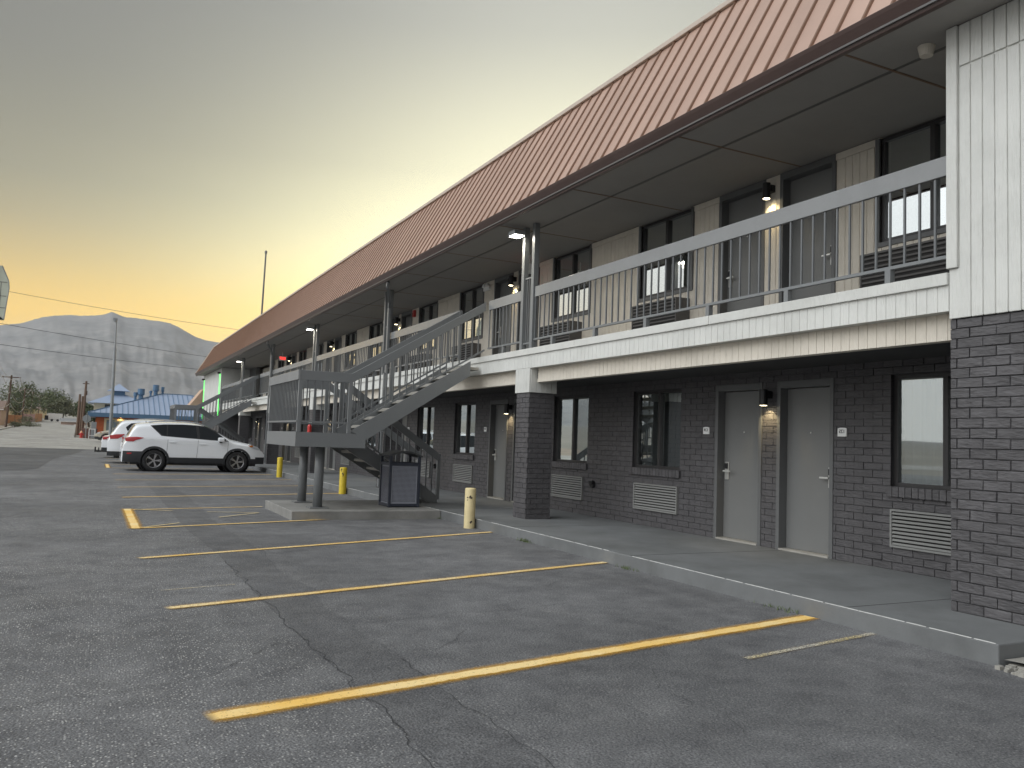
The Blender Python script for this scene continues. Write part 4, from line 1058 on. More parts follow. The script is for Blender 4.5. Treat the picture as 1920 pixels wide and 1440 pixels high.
    for ax in (S['rw'], S['fw']):
        for s_ in (-1, 1):
            sc = S['tr']/.362
            wo = bpy.data.objects.new('wheel', CACHE['tyre']); C.objects.link(wo); wo.parent = t; wo.location = (ax, s_*(W_-.125), S['tr']); wo.scale = (sc, 1, sc); wo.rotation_euler = (0, random.uniform(0, 1), 0 if s_ < 0 else math.pi)
            place('rim', CACHE['rim'], wo); place('brake_disc', CACHE['disc'], wo)
            mb = MB(); K = 20; r0, r1 = AR-.012, AR+.062
            a0, a1 = R(-12), R(192)
            for i in range(K+1):
                a = a0+(a1-a0)*i/K
                for rr, o_ in ((r0, -.06), (r0, .018), (r1, .014), (r1, -.02)):
                    x = ax+rr*math.cos(a); z = max(.2, S['tr']+rr*math.sin(a)); mb.v.append((x, s_*(hw(x, z)+o_), z))
            mb.f = [(4*i+j, 4*i+(j+1) % 4, 4*i+4+(j+1) % 4, 4*i+4+j) for i in range(K) for j in range(4)]
            mb.build('arch_trim', S['trim'], t)
            mb = MB(); mb.cyl((ax, s_*(W_-.33), S['tr']), (ax, s_*(W_-.32), S['tr']), AR+.05, n=24); 
            mb.cyl((ax, s_*(W_-.33), S['tr']), (ax, s_*(W_-.075), S['tr']), AR+.02, n=24, caps=False); mb.build('wheel_well', 'black_metal', t)
    for nm, m, bx_ in S.get('boxes', []):
        mb = MB(); mb.box(*bx_); mb.build(nm, m, t, bevel=.01)
    return t
SUV = dict(len=4.57, w=1.84, belt=1.08, paint='car_white', trim='cladding', clad=.69, tr=.362, rw=.95, fw=3.61,
  top=[(0, .80), (.03, 1.02), (.10, 1.10), (.17, 1.26), (.30, 1.50), (.36, 1.57), (.60, 1.61), (1.2, 1.655), (1.9, 1.665), (2.35, 1.63), (2.65, 1.55), (3.05, 1.36), (3.42, 1.15), (3.6, 1.105), (4.1, 1.00), (4.35, .90), (4.50, .76), (4.57, .62)],
  rear_glass=(.13, .34), screen=(2.55, 3.36), rails=(.75, 2.5), seams=(1.32, 2.28, 3.26), seam_top=1.08, handles=((1.50, .985), (2.46, .945)), mirror=(3.02, 1.075),
  side=[('window_surround', [(.79, 1.525), (1.2, 1.572), (1.8, 1.592), (2.3, 1.578), (2.55, 1.545), (2.88, 1.385), (3.22, 1.13), (3.30, 1.06), (2.3, 1.115), (1.3, 1.175), (1.14, 1.19)], 'mirror_black', .0035), ('quarter_glass', [(.83, 1.50), (1.10, 1.545), (1.30, 1.56), (1.30, 1.20), (1.18, 1.215)], 'glass_dark', .006), ('rear_door_glass', [(1.34, 1.562), (1.8, 1.578), (2.22, 1.565), (2.28, 1.14), (1.34, 1.195)], 'glass_dark', .006), ('front_door_glass', [(2.32, 1.56), (2.52, 1.53), (2.85, 1.37), (3.13, 1.16), (3.2, 1.09), (2.36, 1.135)], 'glass_dark', .006),
        ('tail_light', [(.035, 1.08), (.16, 1.12), (.42, 1.13), (.62, 1.11), (.50, 1.065), (.36, 1.02), (.30, .975), (.07, .975)], 'lamp_red', .014), ('headlight', [(3.95, .945), (4.12, .955), (4.30, .90), (4.42, .80), (4.30, .79), (4.12, .85)], 'lamp_clear', .012), ('side_marker', [(3.95, .948), (4.10, .956), (4.16, .90), (4.05, .885)], 'lamp_amber', .016), ('reflector', [(.12, .60), (.26, .61), (.26, .565), (.13, .56)], 'lamp_red', .01),
        ('fuel_flap', [(.86+.085*math.cos(a*math.pi/8), .995+.085*math.sin(a*math.pi/8)) for a in range(16)], 'car_white', .0035)],
  boxes=[('number_plate', 'plate_white', (-.012, .0, -.16, .16, .80, .92)), ('rear_wiper', 'mirror_black', (.135, .155, -.30, .02, 1.20, 1.225)), ('front_bumper_insert', 'cladding', (4.50, 4.585, -.5, .5, .36, .52)), ('antenna', 'mirror_black', (.70, .72, -.01, .01, 1.60, 1.68))])
car1 = make_car('parked_car', 'white compact SUV with roof rails and dark lower trim, in front of the yellow bollards', (.86, 30.95, 0), R(1.5), SUV, 'cars parked nose-in at the motel')
PATH = dict(SUV); PATH.update(len=5.0, w=1.95, belt=1.12, tr=.38, rw=1.02, fw=3.92, clad=.50, trim='cladding',
  top=[(0, .85), (.04, 1.10), (.12, 1.20), (.25, 1.42), (.42, 1.66), (.60, 1.73), (1.4, 1.78), (2.2, 1.77), (2.7, 1.70), (3.1, 1.52), (3.6, 1.22), (3.8, 1.16), (4.4, 1.08), (4.75, .98), (4.95, .78), (5.0, .62)],
  rear_glass=(.16, .44), screen=(2.9, 3.55), rails=(.9, 2.9), seams=(1.5, 2.55, 3.55), handles=((1.7, 1.02), (2.75, 1.0)), mirror=(3.35, 1.12),
  side=[('quarter_glass', [(.62, 1.44), (.80, 1.60), (1.10, 1.64), (1.45, 1.65), (1.45, 1.22), (.85, 1.22), (.68, 1.30)], 'glass_dark', .006), ('rear_door_glass', [(1.52, 1.65), (2.4, 1.65), (2.5, 1.18), (1.52, 1.22)], 'glass_dark', .006), ('front_door_glass', [(2.55, 1.64), (2.8, 1.58), (3.15, 1.42), (3.45, 1.18), (2.6, 1.17)], 'glass_dark', .006),
        ('tail_light', [(.06, 1.10), (.30, 1.15), (.60, 1.17), (.50, 1.06), (.36, .98), (.08, .96)], 'lamp_red', .014), ('headlight', [(4.3, 1.0), (4.6, .98), (4.8, .85), (4.5, .86)], 'lamp_clear', .012)],
  boxes=[('number_plate', 'plate_white', (-.012, .0, -.16, .16, .85, .97)), ('hitch_bar', 'black_metal', (-.42, .05, -.03, .03, .42, .48)), ('hitch_rack', 'black_metal', (-.45, -.40, -.22, .22, .42, .62)), ('hitch_rack', 'black_metal', (-.32, -.28, -.22, .22, .42, .60))])
car2 = make_car('parked_car', 'large white SUV with a black rack on its tow hitch, next to the compact SUV', (.52, 37.2, 0), R(-1), PATH, 'cars parked nose-in at the motel')
SED = dict(SUV); SED.update(len=4.75, top=[(0, .80), (.04, 1.0), (.3, 1.06), (.55, 1.08), (.8, 1.2), (1.1, 1.38), (1.7, 1.46), (2.3, 1.45), (2.7, 1.34), (3.3, 1.02), (3.5, .98), (4.2, .90), (4.6, .76), (4.75, .6)], rear_glass=(.62, 1.02), screen=(2.6, 3.2), rails=None, clad=.3, trim='car_white', belt=.95,
  side=[('side_glass', [(1.1, 1.3), (1.6, 1.38), (2.3, 1.38), (2.7, 1.26), (3.05, 1.0), (1.2, 1.0)], 'glass_dark', .006), ('tail_light', [(.03, .98), (.30, 1.0), (.30, .86), (.04, .84)], 'lamp_red', .014)], boxes=[('number_plate', 'plate_white', (-.012, .0, -.16, .16, .70, .80))])
car3 = make_car('parked_car', 'white car whose red tail lamp just shows beyond the SUV with the hitch rack', (.35, 43.6, 0), 0, SED, 'cars parked nose-in at the motel')
TAN = dict(SUV); TAN.update(paint='car_tan', clad=.5)
car4 = make_car('parked_car', 'tan SUV with black wheel arches on the street before the orange restaurant', (4.65, 87.2, gh(0, 86)+.004), math.pi, TAN)

# ------------------------------------------------------------------ mountain
mat('mountain_rock', (.20, .185, .165), .95, var=.3, vscale=.004)
def mountain_material():
    m = M['mountain_rock']; n = m.node_tree; N = n.nodes; L = n.links; b = N['Principled BSDF']
    geo = N.new('ShaderNodeNewGeometry'); sp = N.new('ShaderNodeSeparateXYZ'); L.new(geo.outputs['Position'], sp.inputs[0])
    n1 = N.new('ShaderNodeTexNoise'); n1.inputs['Scale'].default_value = .011; n1.inputs['Detail'].default_value = 12; n1.inputs['Roughness'].default_value = .72; L.new(geo.outputs['Position'], n1.inputs['Vector'])
    wv = N.new('ShaderNodeMath'); wv.operation = 'MULTIPLY_ADD'; wv.inputs[1].default_value = 120; L.new(n1.outputs[0], wv.inputs[0]); L.new(sp.outputs[2], wv.inputs[2])
    md = N.new('ShaderNodeMath'); md.operation = 'SINE'; sc = N.new('ShaderNodeMath'); sc.operation = 'MULTIPLY'; sc.inputs[1].default_value = .040; L.new(wv.outputs[0], sc.inputs[0]); L.new(sc.outputs[0], md.inputs[0])
    rp = N.new('ShaderNodeValToRGB'); e = rp.color_ramp.elements
    e[0].position = .38; e[0].color = (.17, .165, .156, 1); e[1].position = .74; e[1].color = (.33, .308, .28, 1)
    k = e.new(.54); k.color = (.235, .222, .206, 1)
    mx = N.new('ShaderNodeMath'); mx.operation = 'MULTIPLY_ADD'; mx.inputs[1].default_value = .055; L.new(md.outputs[0], mx.inputs[0]); L.new(n1.outputs[0], mx.inputs[2])
    L.new(mx.outputs[0], rp.inputs[0]); L.new(rp.outputs[0], b.inputs['Base Color'])
mountain_material()
SIL = [(-40, 3.0), (-25, 4.2), (-14, 5.0), (-9, 5.5), (-5.34, 5.81), (-4.27, 6.03), (-3.7, 6.30), (-3.19, 6.52), (-2.6, 6.66), (-2.21, 6.72), (-1.7, 6.80), (-1.21, 6.80), (-.7, 6.86), (-.19, 6.94), (.2, 7.05), (.54, 7.24), (.85, 7.12), (1.31, 6.98), (2.0, 6.97), (2.7, 6.92), (3.4, 6.90), (3.96, 6.82), (4.5, 6.60), (4.94, 6.36), (5.5, 6.08), (6.09, 5.92), (6.5, 5.86), (6.92, 5.82), (8, 5.4), (10, 4.9), (14, 4.4), (20, 3.6), (30, 2.8), (45, 2.0)]
azs = [-40+i*1.0 for i in range(30)] + [-10+i*.10 for i in range(230)] + [13+i*1.0 for i in range(33)]
rr = [2600+i*75 for i in range(56)] + [7000, 7500, 8200, 9000]
RR_ = 6700.0
mm = MB()
for a in azs:
    ra = R(a); hr_ = math.tan(R(interp(SIL, a)))*RR_+1.4
    for r_ in rr:
        x, y = r_*math.sin(ra), r_*math.cos(ra)
        t = (r_-2600)/(RR_-2600)
        base_z = .0145*600+(2600-688)*.03-40
        if t <= 1: z = base_z+(hr_-base_z)*(.18*t+.82*t**1.55)
        else: z = hr_-(r_-RR_)*.28
        amp = 4*max(0, t)*max(0, 1-t) if t <= 1 else 0
        nz_ = noise.ridged_multi_fractal(Vector((x*.0011, y*.0011, 3.3)), 1.0, 2.1, 6, 1.0, 2.0)
        n3_ = noise.ridged_multi_fractal(Vector((a*.75+r_*.00012, r_*.00055, 1.7)), 1.0, 2.1, 5, 1.0, 2.0)
        n2_ = noise.fractal(Vector((x*.0042, y*.0042, 7.1)), 1.0, 2.0, 5)
        z += amp*((nz_-1.1)*50 + n2_*22 + (n3_-1.1)*16)
        z += 3.0*noise.noise(Vector((a*6, r_*.02, 1))) if t > .9 else 0
        mm.v.append((x, y, z))
nr = len(rr)
mm.f = [(i*nr+j, i*nr+j+1, (i+1)*nr+j+1, (i+1)*nr+j) for i in range(len(azs)-1) for j in range(nr-1)]
mm.build('mountain', 'mountain_rock', kind='structure', smooth=True)

# ------------------------------------------------------------------ restaurant with blue metal roof
ry = 104.0; z_ = gh(0, ry)-.05
rest = thing('restaurant_building', 'low orange restaurant with a blue seamed metal roof, small cupola and blue roof vents', 'building', (7, ry+6, z_), world=True)
b = MB(); b.box(.1, 17.5, ry, ry+14, z_, 2.75); b.build('wall', 'orange_wall', rest)
b = MB(); b.box(-.7, 18.3, ry-.75, ry+14.7, 2.55, 3.02); b.build('eave_band', 'blue_paint', rest)
RF = [(-.7, ry-.75, 3.02), (18.3, ry-.75, 3.02), (18.3, ry+14.7, 3.02), (-.7, ry+14.7, 3.02)]; pk1 = (7.2, ry+6.5, 5.75); pk2 = (10.5, ry+6.5, 5.75)
b = MB(); b.add(RF+[pk1, pk2], [(0, 1, 5, 4), (1, 2, 5), (2, 3, 4, 5), (3, 0, 4)]); rf = b.build('roof', 'blue_roof', rest)
sm_ = MB()
for i in range(34):
    x = -.6+i*.56
    if x < 7.2: t = (x+.7)/7.9; p1 = (x, ry-.75+7.25*t*.999, 3.02+2.73*t)
    elif x < 10.5: p1 = (x, ry+6.5, 5.75)
    else: t = (18.3-x)/7.8; p1 = (x, ry-.75+7.25*t, 3.02+2.73*t)
    sm_.beam((x, ry-.75, 3.04), (p1[0], p1[1], p1[2]+.02), .05, .07)
sm_.build('roof_seam', 'blue_paint', rf)
b = MB()
for a, c in ((RF[0], pk1), (RF[1], pk2), (pk1, pk2)): b.beam((a[0], a[1], a[2]+.04), (c[0], c[1], c[2]+.04), .14, .06)
b.build('roof_ridge', 'blue_paint', rf)
for wx0, wx1 in ((.98, 3.2), (4.65, 7.1), (8.6, 11.0), (12.4, 15)):
    b = MB(); b.box(wx0-.02, wx1+.02, ry-.09, ry-.001, z_+.3, 2.45); wo = b.build('window', 'cream_trim', rest)
    b = MB(); b.box(wx0+.22, wx1-.22, ry-.12, ry-.092, z_+.5, 2.25); b.build('pane', 'pane_far', wo)
    b = MB(); b.box(wx0+.22, wx1-.22, ry-.14, ry-.122, 1.95, 2.02); b.box((wx0+wx1)/2-.04, (wx0+wx1)/2+.04, ry-.14, ry-.122, z_+.5, 1.95); b.build('mullion', 'blue_paint', wo)
for x in (2.6, 7.6):
    b = MB(); b.cyl((x, ry-.3, 2.50), (x, ry-.3, 2.55), .09, n=12); b.build('soffit_lamp', 'lamp_orange', rest)
    ld = bpy.data.lights.new('soffit_lamp_light', 'SPOT'); ld.energy = 25; ld.color = (1, .55, .2); ld.spot_size = R(140); ld.shadow_soft_size = .1
    l = bpy.data.objects.new('soffit_lamp_light', ld); C.objects.link(l); l.location = (x, ry-.3, 2.47); l.rotation_euler = (R(10), 0, 0); l.parent = rest; l.matrix_parent_inverse = Matrix.Translation(-Vector(rest['_w']))
# raised rear part with cupola
b = MB(); b.box(-.2, 5.2, ry+9, ry+16, 2.7, 4.35); b.build('rear_wall', 'cream_trim', rest)
b = MB(); b.box(1.0, 4.2, ry+8.95, ry+8.999, 3.5, 4.2); b.build('clerestory', 'dark_frame', rest)
b = MB(); q = [(-.9, ry+8.2, 4.35), (6.0, ry+8.2, 4.35), (6.0, ry+17, 4.35), (-.9, ry+17, 4.35), (2.5, ry+12.5, 5.95)]; b.add(q, [(0, 1, 4), (1, 2, 4), (2, 3, 4), (3, 0, 4), (0, 3, 2, 1)]); b.build('rear_roof', 'blue_roof', rest)
b = MB(); b.box(1.75, 3.2, ry+11.2, ry+12.6, 5.3, 6.0); cu_ = b.build('cupola', 'blue_paint', rest)
b = MB(); q = [(1.2, ry+10.7, 6.0), (3.75, ry+10.7, 6.0), (3.75, ry+13.1, 6.0), (1.2, ry+13.1, 6.0), (2.48, ry+11.9, 6.95)]; b.add(q, [(0, 1, 4), (1, 2, 4), (2, 3, 4), (3, 0, 4), (0, 3, 2, 1)]); b.build('cupola_roof', 'blue_roof', cu_)
for x, yv, s_, h in ((4.75, ry+4.5, .36, 1.25), (4.15, ry+4.5, .2, .8), (6.45, ry+6.2, .32, 1.25), (5.9, ry+6.4, .16, .45), (7.25, ry+6.5, .17, .95)):
    zb_ = 3.02+2.73*min(1, (yv-ry+.75)/7.25)-.1
    b = MB(); b.cyl((x, yv, zb_-.3), (x, yv, zb_+h*.35), s_*.75, n=10); b.cyl((x, yv, zb_+h*.35), (x, yv, zb_+h*.45), s_*.7, s_*1.15, 10); b.cyl((x, yv, zb_+h*.45), (x, yv, zb_+h), s_*1.15, s_*1.1, 10); b.build('roof_vent', 'blue_paint', rest)
# yard wall, gate and boxes beside it
def simple(name, m, lab, cat, boxes, group=None, bevel=.01):
    b = MB()
    for q in boxes: b.box(*q)
    o = b.build(name, m, label=lab, cat=cat, group=group, bevel=bevel); return o
yz = gh(0, 101)
simple('yard_wall', 'fence_dark', 'low maroon yard wall at the corner of the orange restaurant', 'wall', [(-1.2, .35, 101.2, 101.4, yz-.1, yz+1.05)])
simple('utility_box', 'galvanised', 'grey utility cabinet beside the back of the stop sign', 'cabinet', [(-.30, .22, 100.9, 101.15, yz, yz+1.75)])
gt_ = thing('white_gate', 'small white pipe gate before the maroon wall', 'gate', (-.15, 99.5, gh(0, 99.5)), world=True)
g0 = gh(0, 99.5)
for x in (-.45, .1): 
    b = MB(); b.box(x-.04, x+.04, 99.46, 99.54, g0, g0+1.05); b.build('gate_post', 'plate_white', gt_)
b = MB(); b.box(-.45, .1, 99.47, 99.53, g0+.97, g0+1.05); b.box(-.45, .1, 99.47, 99.53, g0+.3, g0+.36); b.build('gate_rail', 'plate_white', gt_)
hy = thing('fire_hydrant', 'red and orange fire hydrant at the foot of the wooden poles', 'hydrant', (-1.15, 98.2, gh(0, 98.2)))
b = MB(); b.cyl((0, 0, 0), (0, 0, .62), .15, .14, 12); b.cyl((-.24, 0, .42), (.24, 0, .42), .08, n=10); b.build('barrel', 'red_paint', hy)
b = MB(); b.cyl((0, 0, .62), (0, 0, .80), .16, .05, 12); b.cyl((0, 0, .8), (0, 0, .86), .04, n=8); b.build('bonnet', 'lamp_amber', hy)
ss = thing('stop_sign', 'octagonal traffic sign seen from its bare grey back beside the wooden poles', 'sign', (-.75, 99.0, gh(0, 99)))
b = MB(); b.cyl((0, 0, 0), (0, 0, 2.75), .035, n=8); b.build('post', 'galvanised', ss)
b = MB(); b.prism([(.42*math.cos(R(22.5+45*i)), 2.1+.42*math.sin(R(22.5+45*i))) for i in range(8)], lambda u, v: (u, .04, v), lambda u, v: (u, .05, v)); b.build('sign_plate', 'galvanised', ss)
# wooden poles by the corner
for x, yv, h, r_, lab, xarm in ((-1.80, 114, 4.95, .17, 'short thick wooden pole stump, outermost of the three by the street corner', 0), (-1.52, 115.5, 4.75, .15, 'short wooden pole stump between its two neighbours at the corner', 0), (-1.30, 115, 6.6, .16, 'taller leaning wooden utility pole beside two pole stumps', 1)):
    t = thing('wooden_pole', lab, 'utility pole', (x, yv, gh(0, yv)))
    b = MB(); b.cyl((0, 0, -.2), (.10 if xarm else .03, 0, h), r_*1.15, r_*.8, 10); b.build('pole', 'wood_pole_red', t)
    if xarm:
        b = MB(); b.box(-.28, .45, -.05, .05, h-.35, h-.25); b.cyl((.2, -.1, h-1.7), (.2, -.1, h-1.2), .1, n=8); b.build('crossarm', 'wood_pole', t)
# row of utility poles climbing along the road, and their wires
UP = [(-10.6, 96, 9.1), (-11.78, 148, 8.0), (-14.35, 216, 7.8), (-16.6, 280, 8.4), (-18.4, 350, 8.8), (-19.4, 420, 9.6), (-21.1, 490, 10.4), (-22.2, 560, 11.6)]
tops = []
olab = ['nearest', 'second', 'third', 'fourth', 'fifth', 'sixth', 'seventh']
for i, (x, yv, h) in enumerate(UP):
    g0 = gh(x, yv); tops.append((x, yv, g0+h))
    if i == 0: continue
    lab = ['', 'utility pole standing in front of the orange board fence near the shrubs', 'utility pole at the far end of the orange board fence', 'utility pole showing just behind the big bushy tree', 'utility pole beside the brown yard wall along the rising road'][i] if i < 5 else ['utility pole by the yellowish low house, fifth up the road', 'sixth utility pole up the road, before the far trees', 'farthest utility pole at the end of the rising road'][i-5]
    t = thing('utility_pole', lab, 'utility pole', (x, yv, g0), group='utility poles along the rising road')
    b = MB(); b.cyl((-.25, 0, -.3), (0, 0, h), .17, .13, 8); b.build('pole', 'wood_pole', t)
    b = MB(); b.box(-1.25, 1.25, -.06, .06, h-.38, h-.25); b.build('crossarm', 'wood_pole', t)
def wire(name, a, c, sag, r_, m, lab, group, n=18):
    a = Vector(a); c = Vector(c); pts = []
    for i in range(n+1):
        t = i/n; p = a.lerp(c, t); p.z -= sag*4*t*(1-t); pts.append(p)
    b = MB(); b.tube(pts, r_, 5); return b.build(name, m, label=lab, cat='cable', group=group)
def WLAB(i, off, dz):
    which = 'top wire at the pole heads' if dz > 0 else 'crossarm wire on the road side' if off > 1 else 'crossarm wire on the house side' if off < -1 else 'middle communication cable' if dz > -3 else 'lowest communication cable'
    span = ['running in to the pole by the orange fence', 'between the two poles of the orange fence', 'over the big bushy tree', 'beyond the big bushy tree', 'beside the tan house', 'over the far trees', 'at the far end of the road'][i]
    return 'pale ' + which + ', ' + span
for i in range(len(UP)-1):
    a, c = tops[i], tops[i+1]
    for off, dz, sg in ((-1.15, -.22, 1.5), (0, .05, 1.4), (1.15, -.22, 1.6), (0, -2.6, 1.2), (.1, -4.3 if i < 2 else -3.6, 1.3)):
        wire('overhead_wire', (a[0]+off, a[1], a[2]+dz), (c[0]+off, c[1], c[2]+dz), sg, .022+.008*i, 'wire_light', WLAB(i, off, dz), 'wires between the road poles', 10)
wire('power_line', (-14, 57, 10.3), (14, 66, 9.0), .35, .012, 'wire', 'topmost thin dark power line crossing the sky above the mountain peak', 'power lines over the cross street')
wire('power_line', (-14, 57, 8.35), (14, 66, 6.55), .30, .014, 'wire', 'middle dark power line crossing the mountainside', 'power lines over the cross street')
wire('power_line', (-14, 57, 6.85), (14, 66, 5.75), .30, .014, 'wire', 'lowest dark power line crossing the lower mountainside', 'power lines over the cross street')

# ------------------------------------------------------------------ lamp post, flagpole, roadside sign
lp = thing('lamp_post', 'tall slim grey steel lamp post behind the parked white cars', 'lamp post', (.86, 56.5, 0))
b = MB(); b.cyl((.06, 0, 0), (-.02, 0, 6.3), .105, .085, 12); b.cyl((-.02, 0, 6.3), (-.05, 0, 8.0), .055, .045, 10); b.cyl((.06, 0, 0), (.06, 0, .18), .19, .17, 12); b.build('shaft', 'galvanised', lp)
b = MB(); b.box(-.24, .02, -.1, .1, 7.98, 8.14); b.cyl((-.12, -.06, 7.9), (-.12, -.06, 7.98), .08, n=10); b.build('lamp_head', 'galvanised', lp, bevel=.02)
fp = thing('flagpole', 'bare grey flagpole rising behind the motel roof', 'flagpole', (13.0, 78, 0))
b = MB(); b.cyl((-.10, 0, 0), (.12, 0, 17.9), .13, .07, 12); b.build('pole', 'steel_dark', fp)
b = MB(); b.cyl((.12, 0, 17.9), (.12, 0, 18.15), .13, .10, 12); b.build('finial', 'steel_dark', fp)
sg = thing('roadside_sign', 'tall white sign cabinet on a dark blue post above the road', 'sign', (-4.9, 45, 0))
b = MB(); b.box(-.15, .42, -.2, .2, 0, 9.4); b.build('post', 'sign_blue', sg)
b = MB(); b.prism([(.43, 8.75), (.62, 8.72), (.92, 8.05), (.96, 7.7), (.84, 6.2), (.55, 6.2), (.43, 6.6)], lambda u, v: (u, -.12, v), lambda u, v: (u, .12, v)); so = b.build('cabinet', 'sign_face', sg, bevel=.02)
b = MB(); b.prism([(.27-u, v) for u, v in ((.43, 8.75), (.62, 8.72), (.92, 8.05), (.96, 7.7), (.84, 6.2), (.55, 6.2), (.43, 6.6))], lambda u, v: (u, -.12, v), lambda u, v: (u, .12, v)); b.build('cabinet', 'sign_face', sg, bevel=.02)
b = MB(); b.tube([(.62, -.13, 8.72), (.92, -.13, 8.05), (.96, -.13, 7.7), (.84, -.13, 6.22)], .025, 6); b.build('cabinet_edge', 'galvanised', so)
b = MB()
for z in (6.75, 7.3, 7.95): b.box(.44, .87, -.128, -.121, z, z+.025)
b.box(.62, .64, -.128, -.121, 6.77, 7.95); b.build('face_seam', 'bronze_frame', so)
b = MB(); b.prism([(.43, 6.55), (.55, 6.22), (.83, 6.22)], lambda u, v: (u, -.15, v), lambda u, v: (u, -.122, v)); b.build('sign_base', 'black_metal', sg)

# ------------------------------------------------------------------ houses, fences and trees up the road
def house(name, lab, x0, x1, y0, y1, zb, hw_, hr_, mw, mr, windows=()):
    t = thing(name, lab, 'house', ((x0+x1)/2, (y0+y1)/2, zb), world=True)
    b = MB(); b.box(x0, x1, y0, y1, zb-.3, zb+hw_); b.build('wall', mw, t)
    ym = (y0+y1)/2; xm = (x0+x1)/2
    b = MB(); b.add([(x0-.4, y0-.4, zb+hw_), (x1+.4, y0-.4, zb+hw_), (x1+.4, y1+.4, zb+hw_), (x0-.4, y1+.4, zb+hw_), (x0-.4, ym, zb+hr_), (x1+.4, ym, zb+hr_)], [(0, 1, 5, 4), (2, 3, 4, 5), (0, 4, 3), (1, 2, 5), (0, 3, 2, 1)]); rf_ = b.build('roof', mr, t)
    b = MB(); b.box(x0-.45, x1+.45, y0-.46, y0-.40, zb+hw_-.12, zb+hw_+.06); b.build('fascia', 'house_white', rf_)
    for wx, wz in windows:
        b = MB(); b.box(wx-.5, wx+.5, y0-.05, y0-.001, zb+wz, zb+wz+1.0); b.build('window', 'pane_far', t)
house('stucco_house', 'pink stucco house with a brown roof behind the orange board fence', -26, -14.3, 165, 175, gh(0, 165)+.3, 2.4, 4.0, 'house_wall', 'house_roof', [(-16.6, .8), (-20, .8)])
house('far_house', 'small pale pink house with a white roof beyond the wooden poles', -6.5, -1.2, 205, 213, gh(0, 205)-1.6, 2.3, 3.0, 'house_wall', 'house_roof_grey')
house('far_house', 'tan house with a grey roof behind the brown yard wall', -24, -17.5, 300, 310, gh(0, 300)+.6, 3.0, 4.4, 'house_tan', 'house_roof_grey')
house('far_house', 'low yellowish house half hidden by the row of distant poles', -21, -16.8, 360, 370, gh(0, 360)+.2, 3.2, 4.2, 'house_tan', 'house_roof')
def fence(name, lab, x0, y0, x1, y1, h, m, n, bw2):
    t = thing(name, lab, 'fence', (x0, y0, gh(0, y0)), world=True)
    a = Vector((x0, y0, 0)); c = Vector((x1, y1, 0))
    for i in range(n):
        p = a.lerp(c, (i+.03)/n); q = a.lerp(c, (i+.97)/n); zz = gh(0, (p.y+q.y)/2); hh = h*random.uniform(.97, 1.03)
        b = MB(); b.add([(p.x, p.y, zz-.2), (q.x, q.y, zz-.2), (q.x, q.y, zz+hh), (p.x, p.y, zz+hh), (p.x, p.y+.05, zz-.2), (q.x, q.y+.05, zz-.2), (q.x, q.y+.05, zz+hh), (p.x, p.y+.05, zz+hh)], [(0, 1, 2, 3), (5, 4, 7, 6), (3, 2, 6, 7), (0, 3, 7, 4), (1, 5, 6, 2)]); b.build('fence_panel', m, t)
fence('board_fence', 'orange board fence along the verge before the pink house', -30, 150, -13.2, 196, 1.75, 'fence_wood', 16, 1)
fence('board_fence', 'maroon slatted yard fence along the rising road', -15.6, 232, -12.6, 226, 1.9, 'fence_dark', 5, 1)
fence('board_fence', 'tan board fence running away from the maroon fence', -12.6, 226, -12.9, 262, 2.1, 'fence_wood', 8, 1)
leafcache = {}
def tree(x, y, h, rx, lab, m, seed, trunk=.28, shape='round', group='trees along the rising road', zoff=0, name='street_tree', leaf=.5, nleaf=2600):
    rnd = random.Random(seed); t = thing(name, lab, 'tree', (x, y, gh(x, y)+zoff), group=group)
    b = MB(); limb = []
    b.cyl((0, 0, -.2), (rnd.uniform(-.2, .2), 0, h*.38), h*.035+.06, h*.022+.03, 8)
    cl = []
    for i in range(15):
        a = rnd.uniform(0, 6.28); zz = h*(.30+.62*rnd.random()); k = math.sin(math.pi*min(1, max(0, (zz/h-.12)/.88)))**.7; rad = rx*k*rnd.uniform(.35, .95)
        c_ = Vector((math.cos(a)*rad, math.sin(a)*rad, zz)); cl.append((c_, rnd.uniform(.25, .48)*rx*(.55+.45*k)))
        if i < 9: b.cyl((0, 0, h*(.22+.02*i)), c_, h*.014+.02, .02, 5)
    cl.append((Vector((0, 0, h*.84)), rx*.35)); cl.append((Vector((0, 0, h*.55)), rx*.6))
    b.build('trunk', 'bark', t)
    f = MB()
    for i in range(nleaf):
        c_, r_ = rnd.choice(cl); v = Vector((rnd.gauss(0, 1), rnd.gauss(0, 1), rnd.gauss(0, .75)))
        v = v.normalized()*r_*(rnd.random()**.4)*1.05; p = c_+v
        if p.z < h*.16: continue
        n_ = Vector((rnd.gauss(0, 1), rnd.gauss(0, 1), rnd.gauss(.4, 1))).normalized(); u = n_.orthogonal().normalized(); w2 = n_.cross(u); s_ = leaf*rnd.uniform(.5, 1.1)
        f.add([p-u*s_*.5, p+w2*s_*.35, p+u*s_*.5, p-w2*s_*.35], [(0, 1, 2, 3)])
    me = bpy.data.meshes.new('crown'); me.from_pydata(f.v, [], f.f); me.materials.append(M[m]); me.update(); place('crown', me, t)
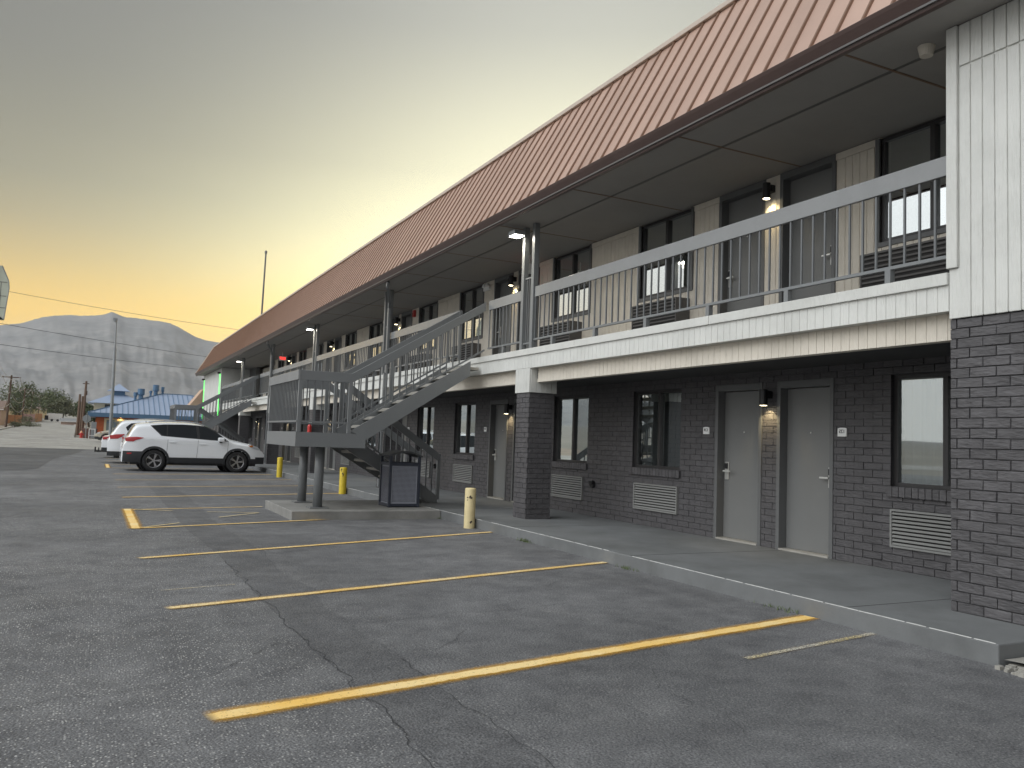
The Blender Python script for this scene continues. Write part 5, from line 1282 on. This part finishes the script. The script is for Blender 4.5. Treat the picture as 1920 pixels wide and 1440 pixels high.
TR_ = [(-17.3, 236, 9.4, 6.6, 'big bushy olive green tree between the first utility poles', 'leaf_a', .5), (-21.5, 190, 5.6, 4.5, 'dark green tree above the roof of the pink house', 'leaf_b', .45), (-21.0, 300, 9.0, 5.4, 'dark round tree behind the big bushy tree', 'leaf_b', .5),
       (-22.5, 375, 10.5, 6.2, 'dark tree behind the grey-roofed tan house', 'leaf_b', .6), (-22.6, 450, 11.5, 6.5, 'hazy green tree among the distant poles', 'leaf_a', .7), (-12.2, 330, 10.5, 7.0, 'large olive green tree over the top of the road', 'leaf_a', .65), (-9.2, 300, 7.0, 4.0, 'grey-green tree just before the small pale house', 'leaf_c', .6), (-15.8, 430, 9.5, 6, 'far olive tree at the end of the road', 'leaf_a', .8),
       (-2.6, 240, 5.5, 2.6, 'tree showing behind the octagonal sign', 'leaf_b', .5), (-.9, 180, 4.4, 1.8, 'small dark tree at the corner of the blue-roofed restaurant', 'leaf_b', .4), (-23, 440, 10, 7, 'far dark tree left of the distant poles', 'leaf_b', .8), (-5.5, 420, 7, 5, 'low far tree behind the wooden poles', 'leaf_c', .8)]
for i, (x, y, h, rx, lab, m, lf) in enumerate(TR_): tree(x, y, h, rx, lab, m, 40+i, leaf=lf)
for i, (x, y, h, rx, lab, m) in enumerate([(-13.6, 143, 1.1, 1.3, 'grey-green shrub on the verge left of the first utility pole', 'leaf_b'), (-11.0, 150, .8, 1.0, 'small shrub on the verge right of the first utility pole', 'leaf_c'), (-11.1, 178, 1.5, 1.7, 'shrub at the foot of the second utility pole', 'leaf_c'), (-9.6, 160, .6, 1.6, 'low dry shrub beside the road kerb', 'leaf_c')]):
    tree(x, y, h, rx, lab, m, 80+i, group='shrubs on the road verge', name='verge_shrub', leaf=.16, nleaf=1400)
tr_ = thing('parked_trailer', 'small white trailer with a dark end parked far up the road', 'trailer', (-10.3, 262, gh(0, 262)))
b = MB(); b.box(-1.1, 2.3, -.9, .9, .45, 2.2); b.build('box_body', 'house_white', tr_, bevel=.05)
b = MB(); b.box(-2.0, -1.1, -.8, .8, .4, 1.6); b.cyl((-.2, -.95, .35), (-.2, -.8, .35), .33, n=12); b.cyl((1.2, -.95, .35), (1.2, -.8, .35), .33, n=12); b.build('dark_end', 'black_metal', tr_)

# ------------------------------------------------------------------ evening haze over the valley
hm = bpy.data.materials.new('haze_air'); hm.use_nodes = True; hn = hm.node_tree; hn.nodes.clear()
pv = hn.nodes.new('ShaderNodeVolumePrincipled'); pv.inputs['Color'].default_value = (.80, .86, .95, 1); pv.inputs['Density'].default_value = 7.5e-5; pv.inputs['Anisotropy'].default_value = .1
ho_ = hn.nodes.new('ShaderNodeOutputMaterial'); hn.links.new(pv.outputs[0], ho_.inputs['Volume'])
M['haze_air'] = hm
b = MB(); b.box(-7500, 7500, -500, 9600, -1.5, 950); b.build('haze', 'haze_air', kind='stuff')
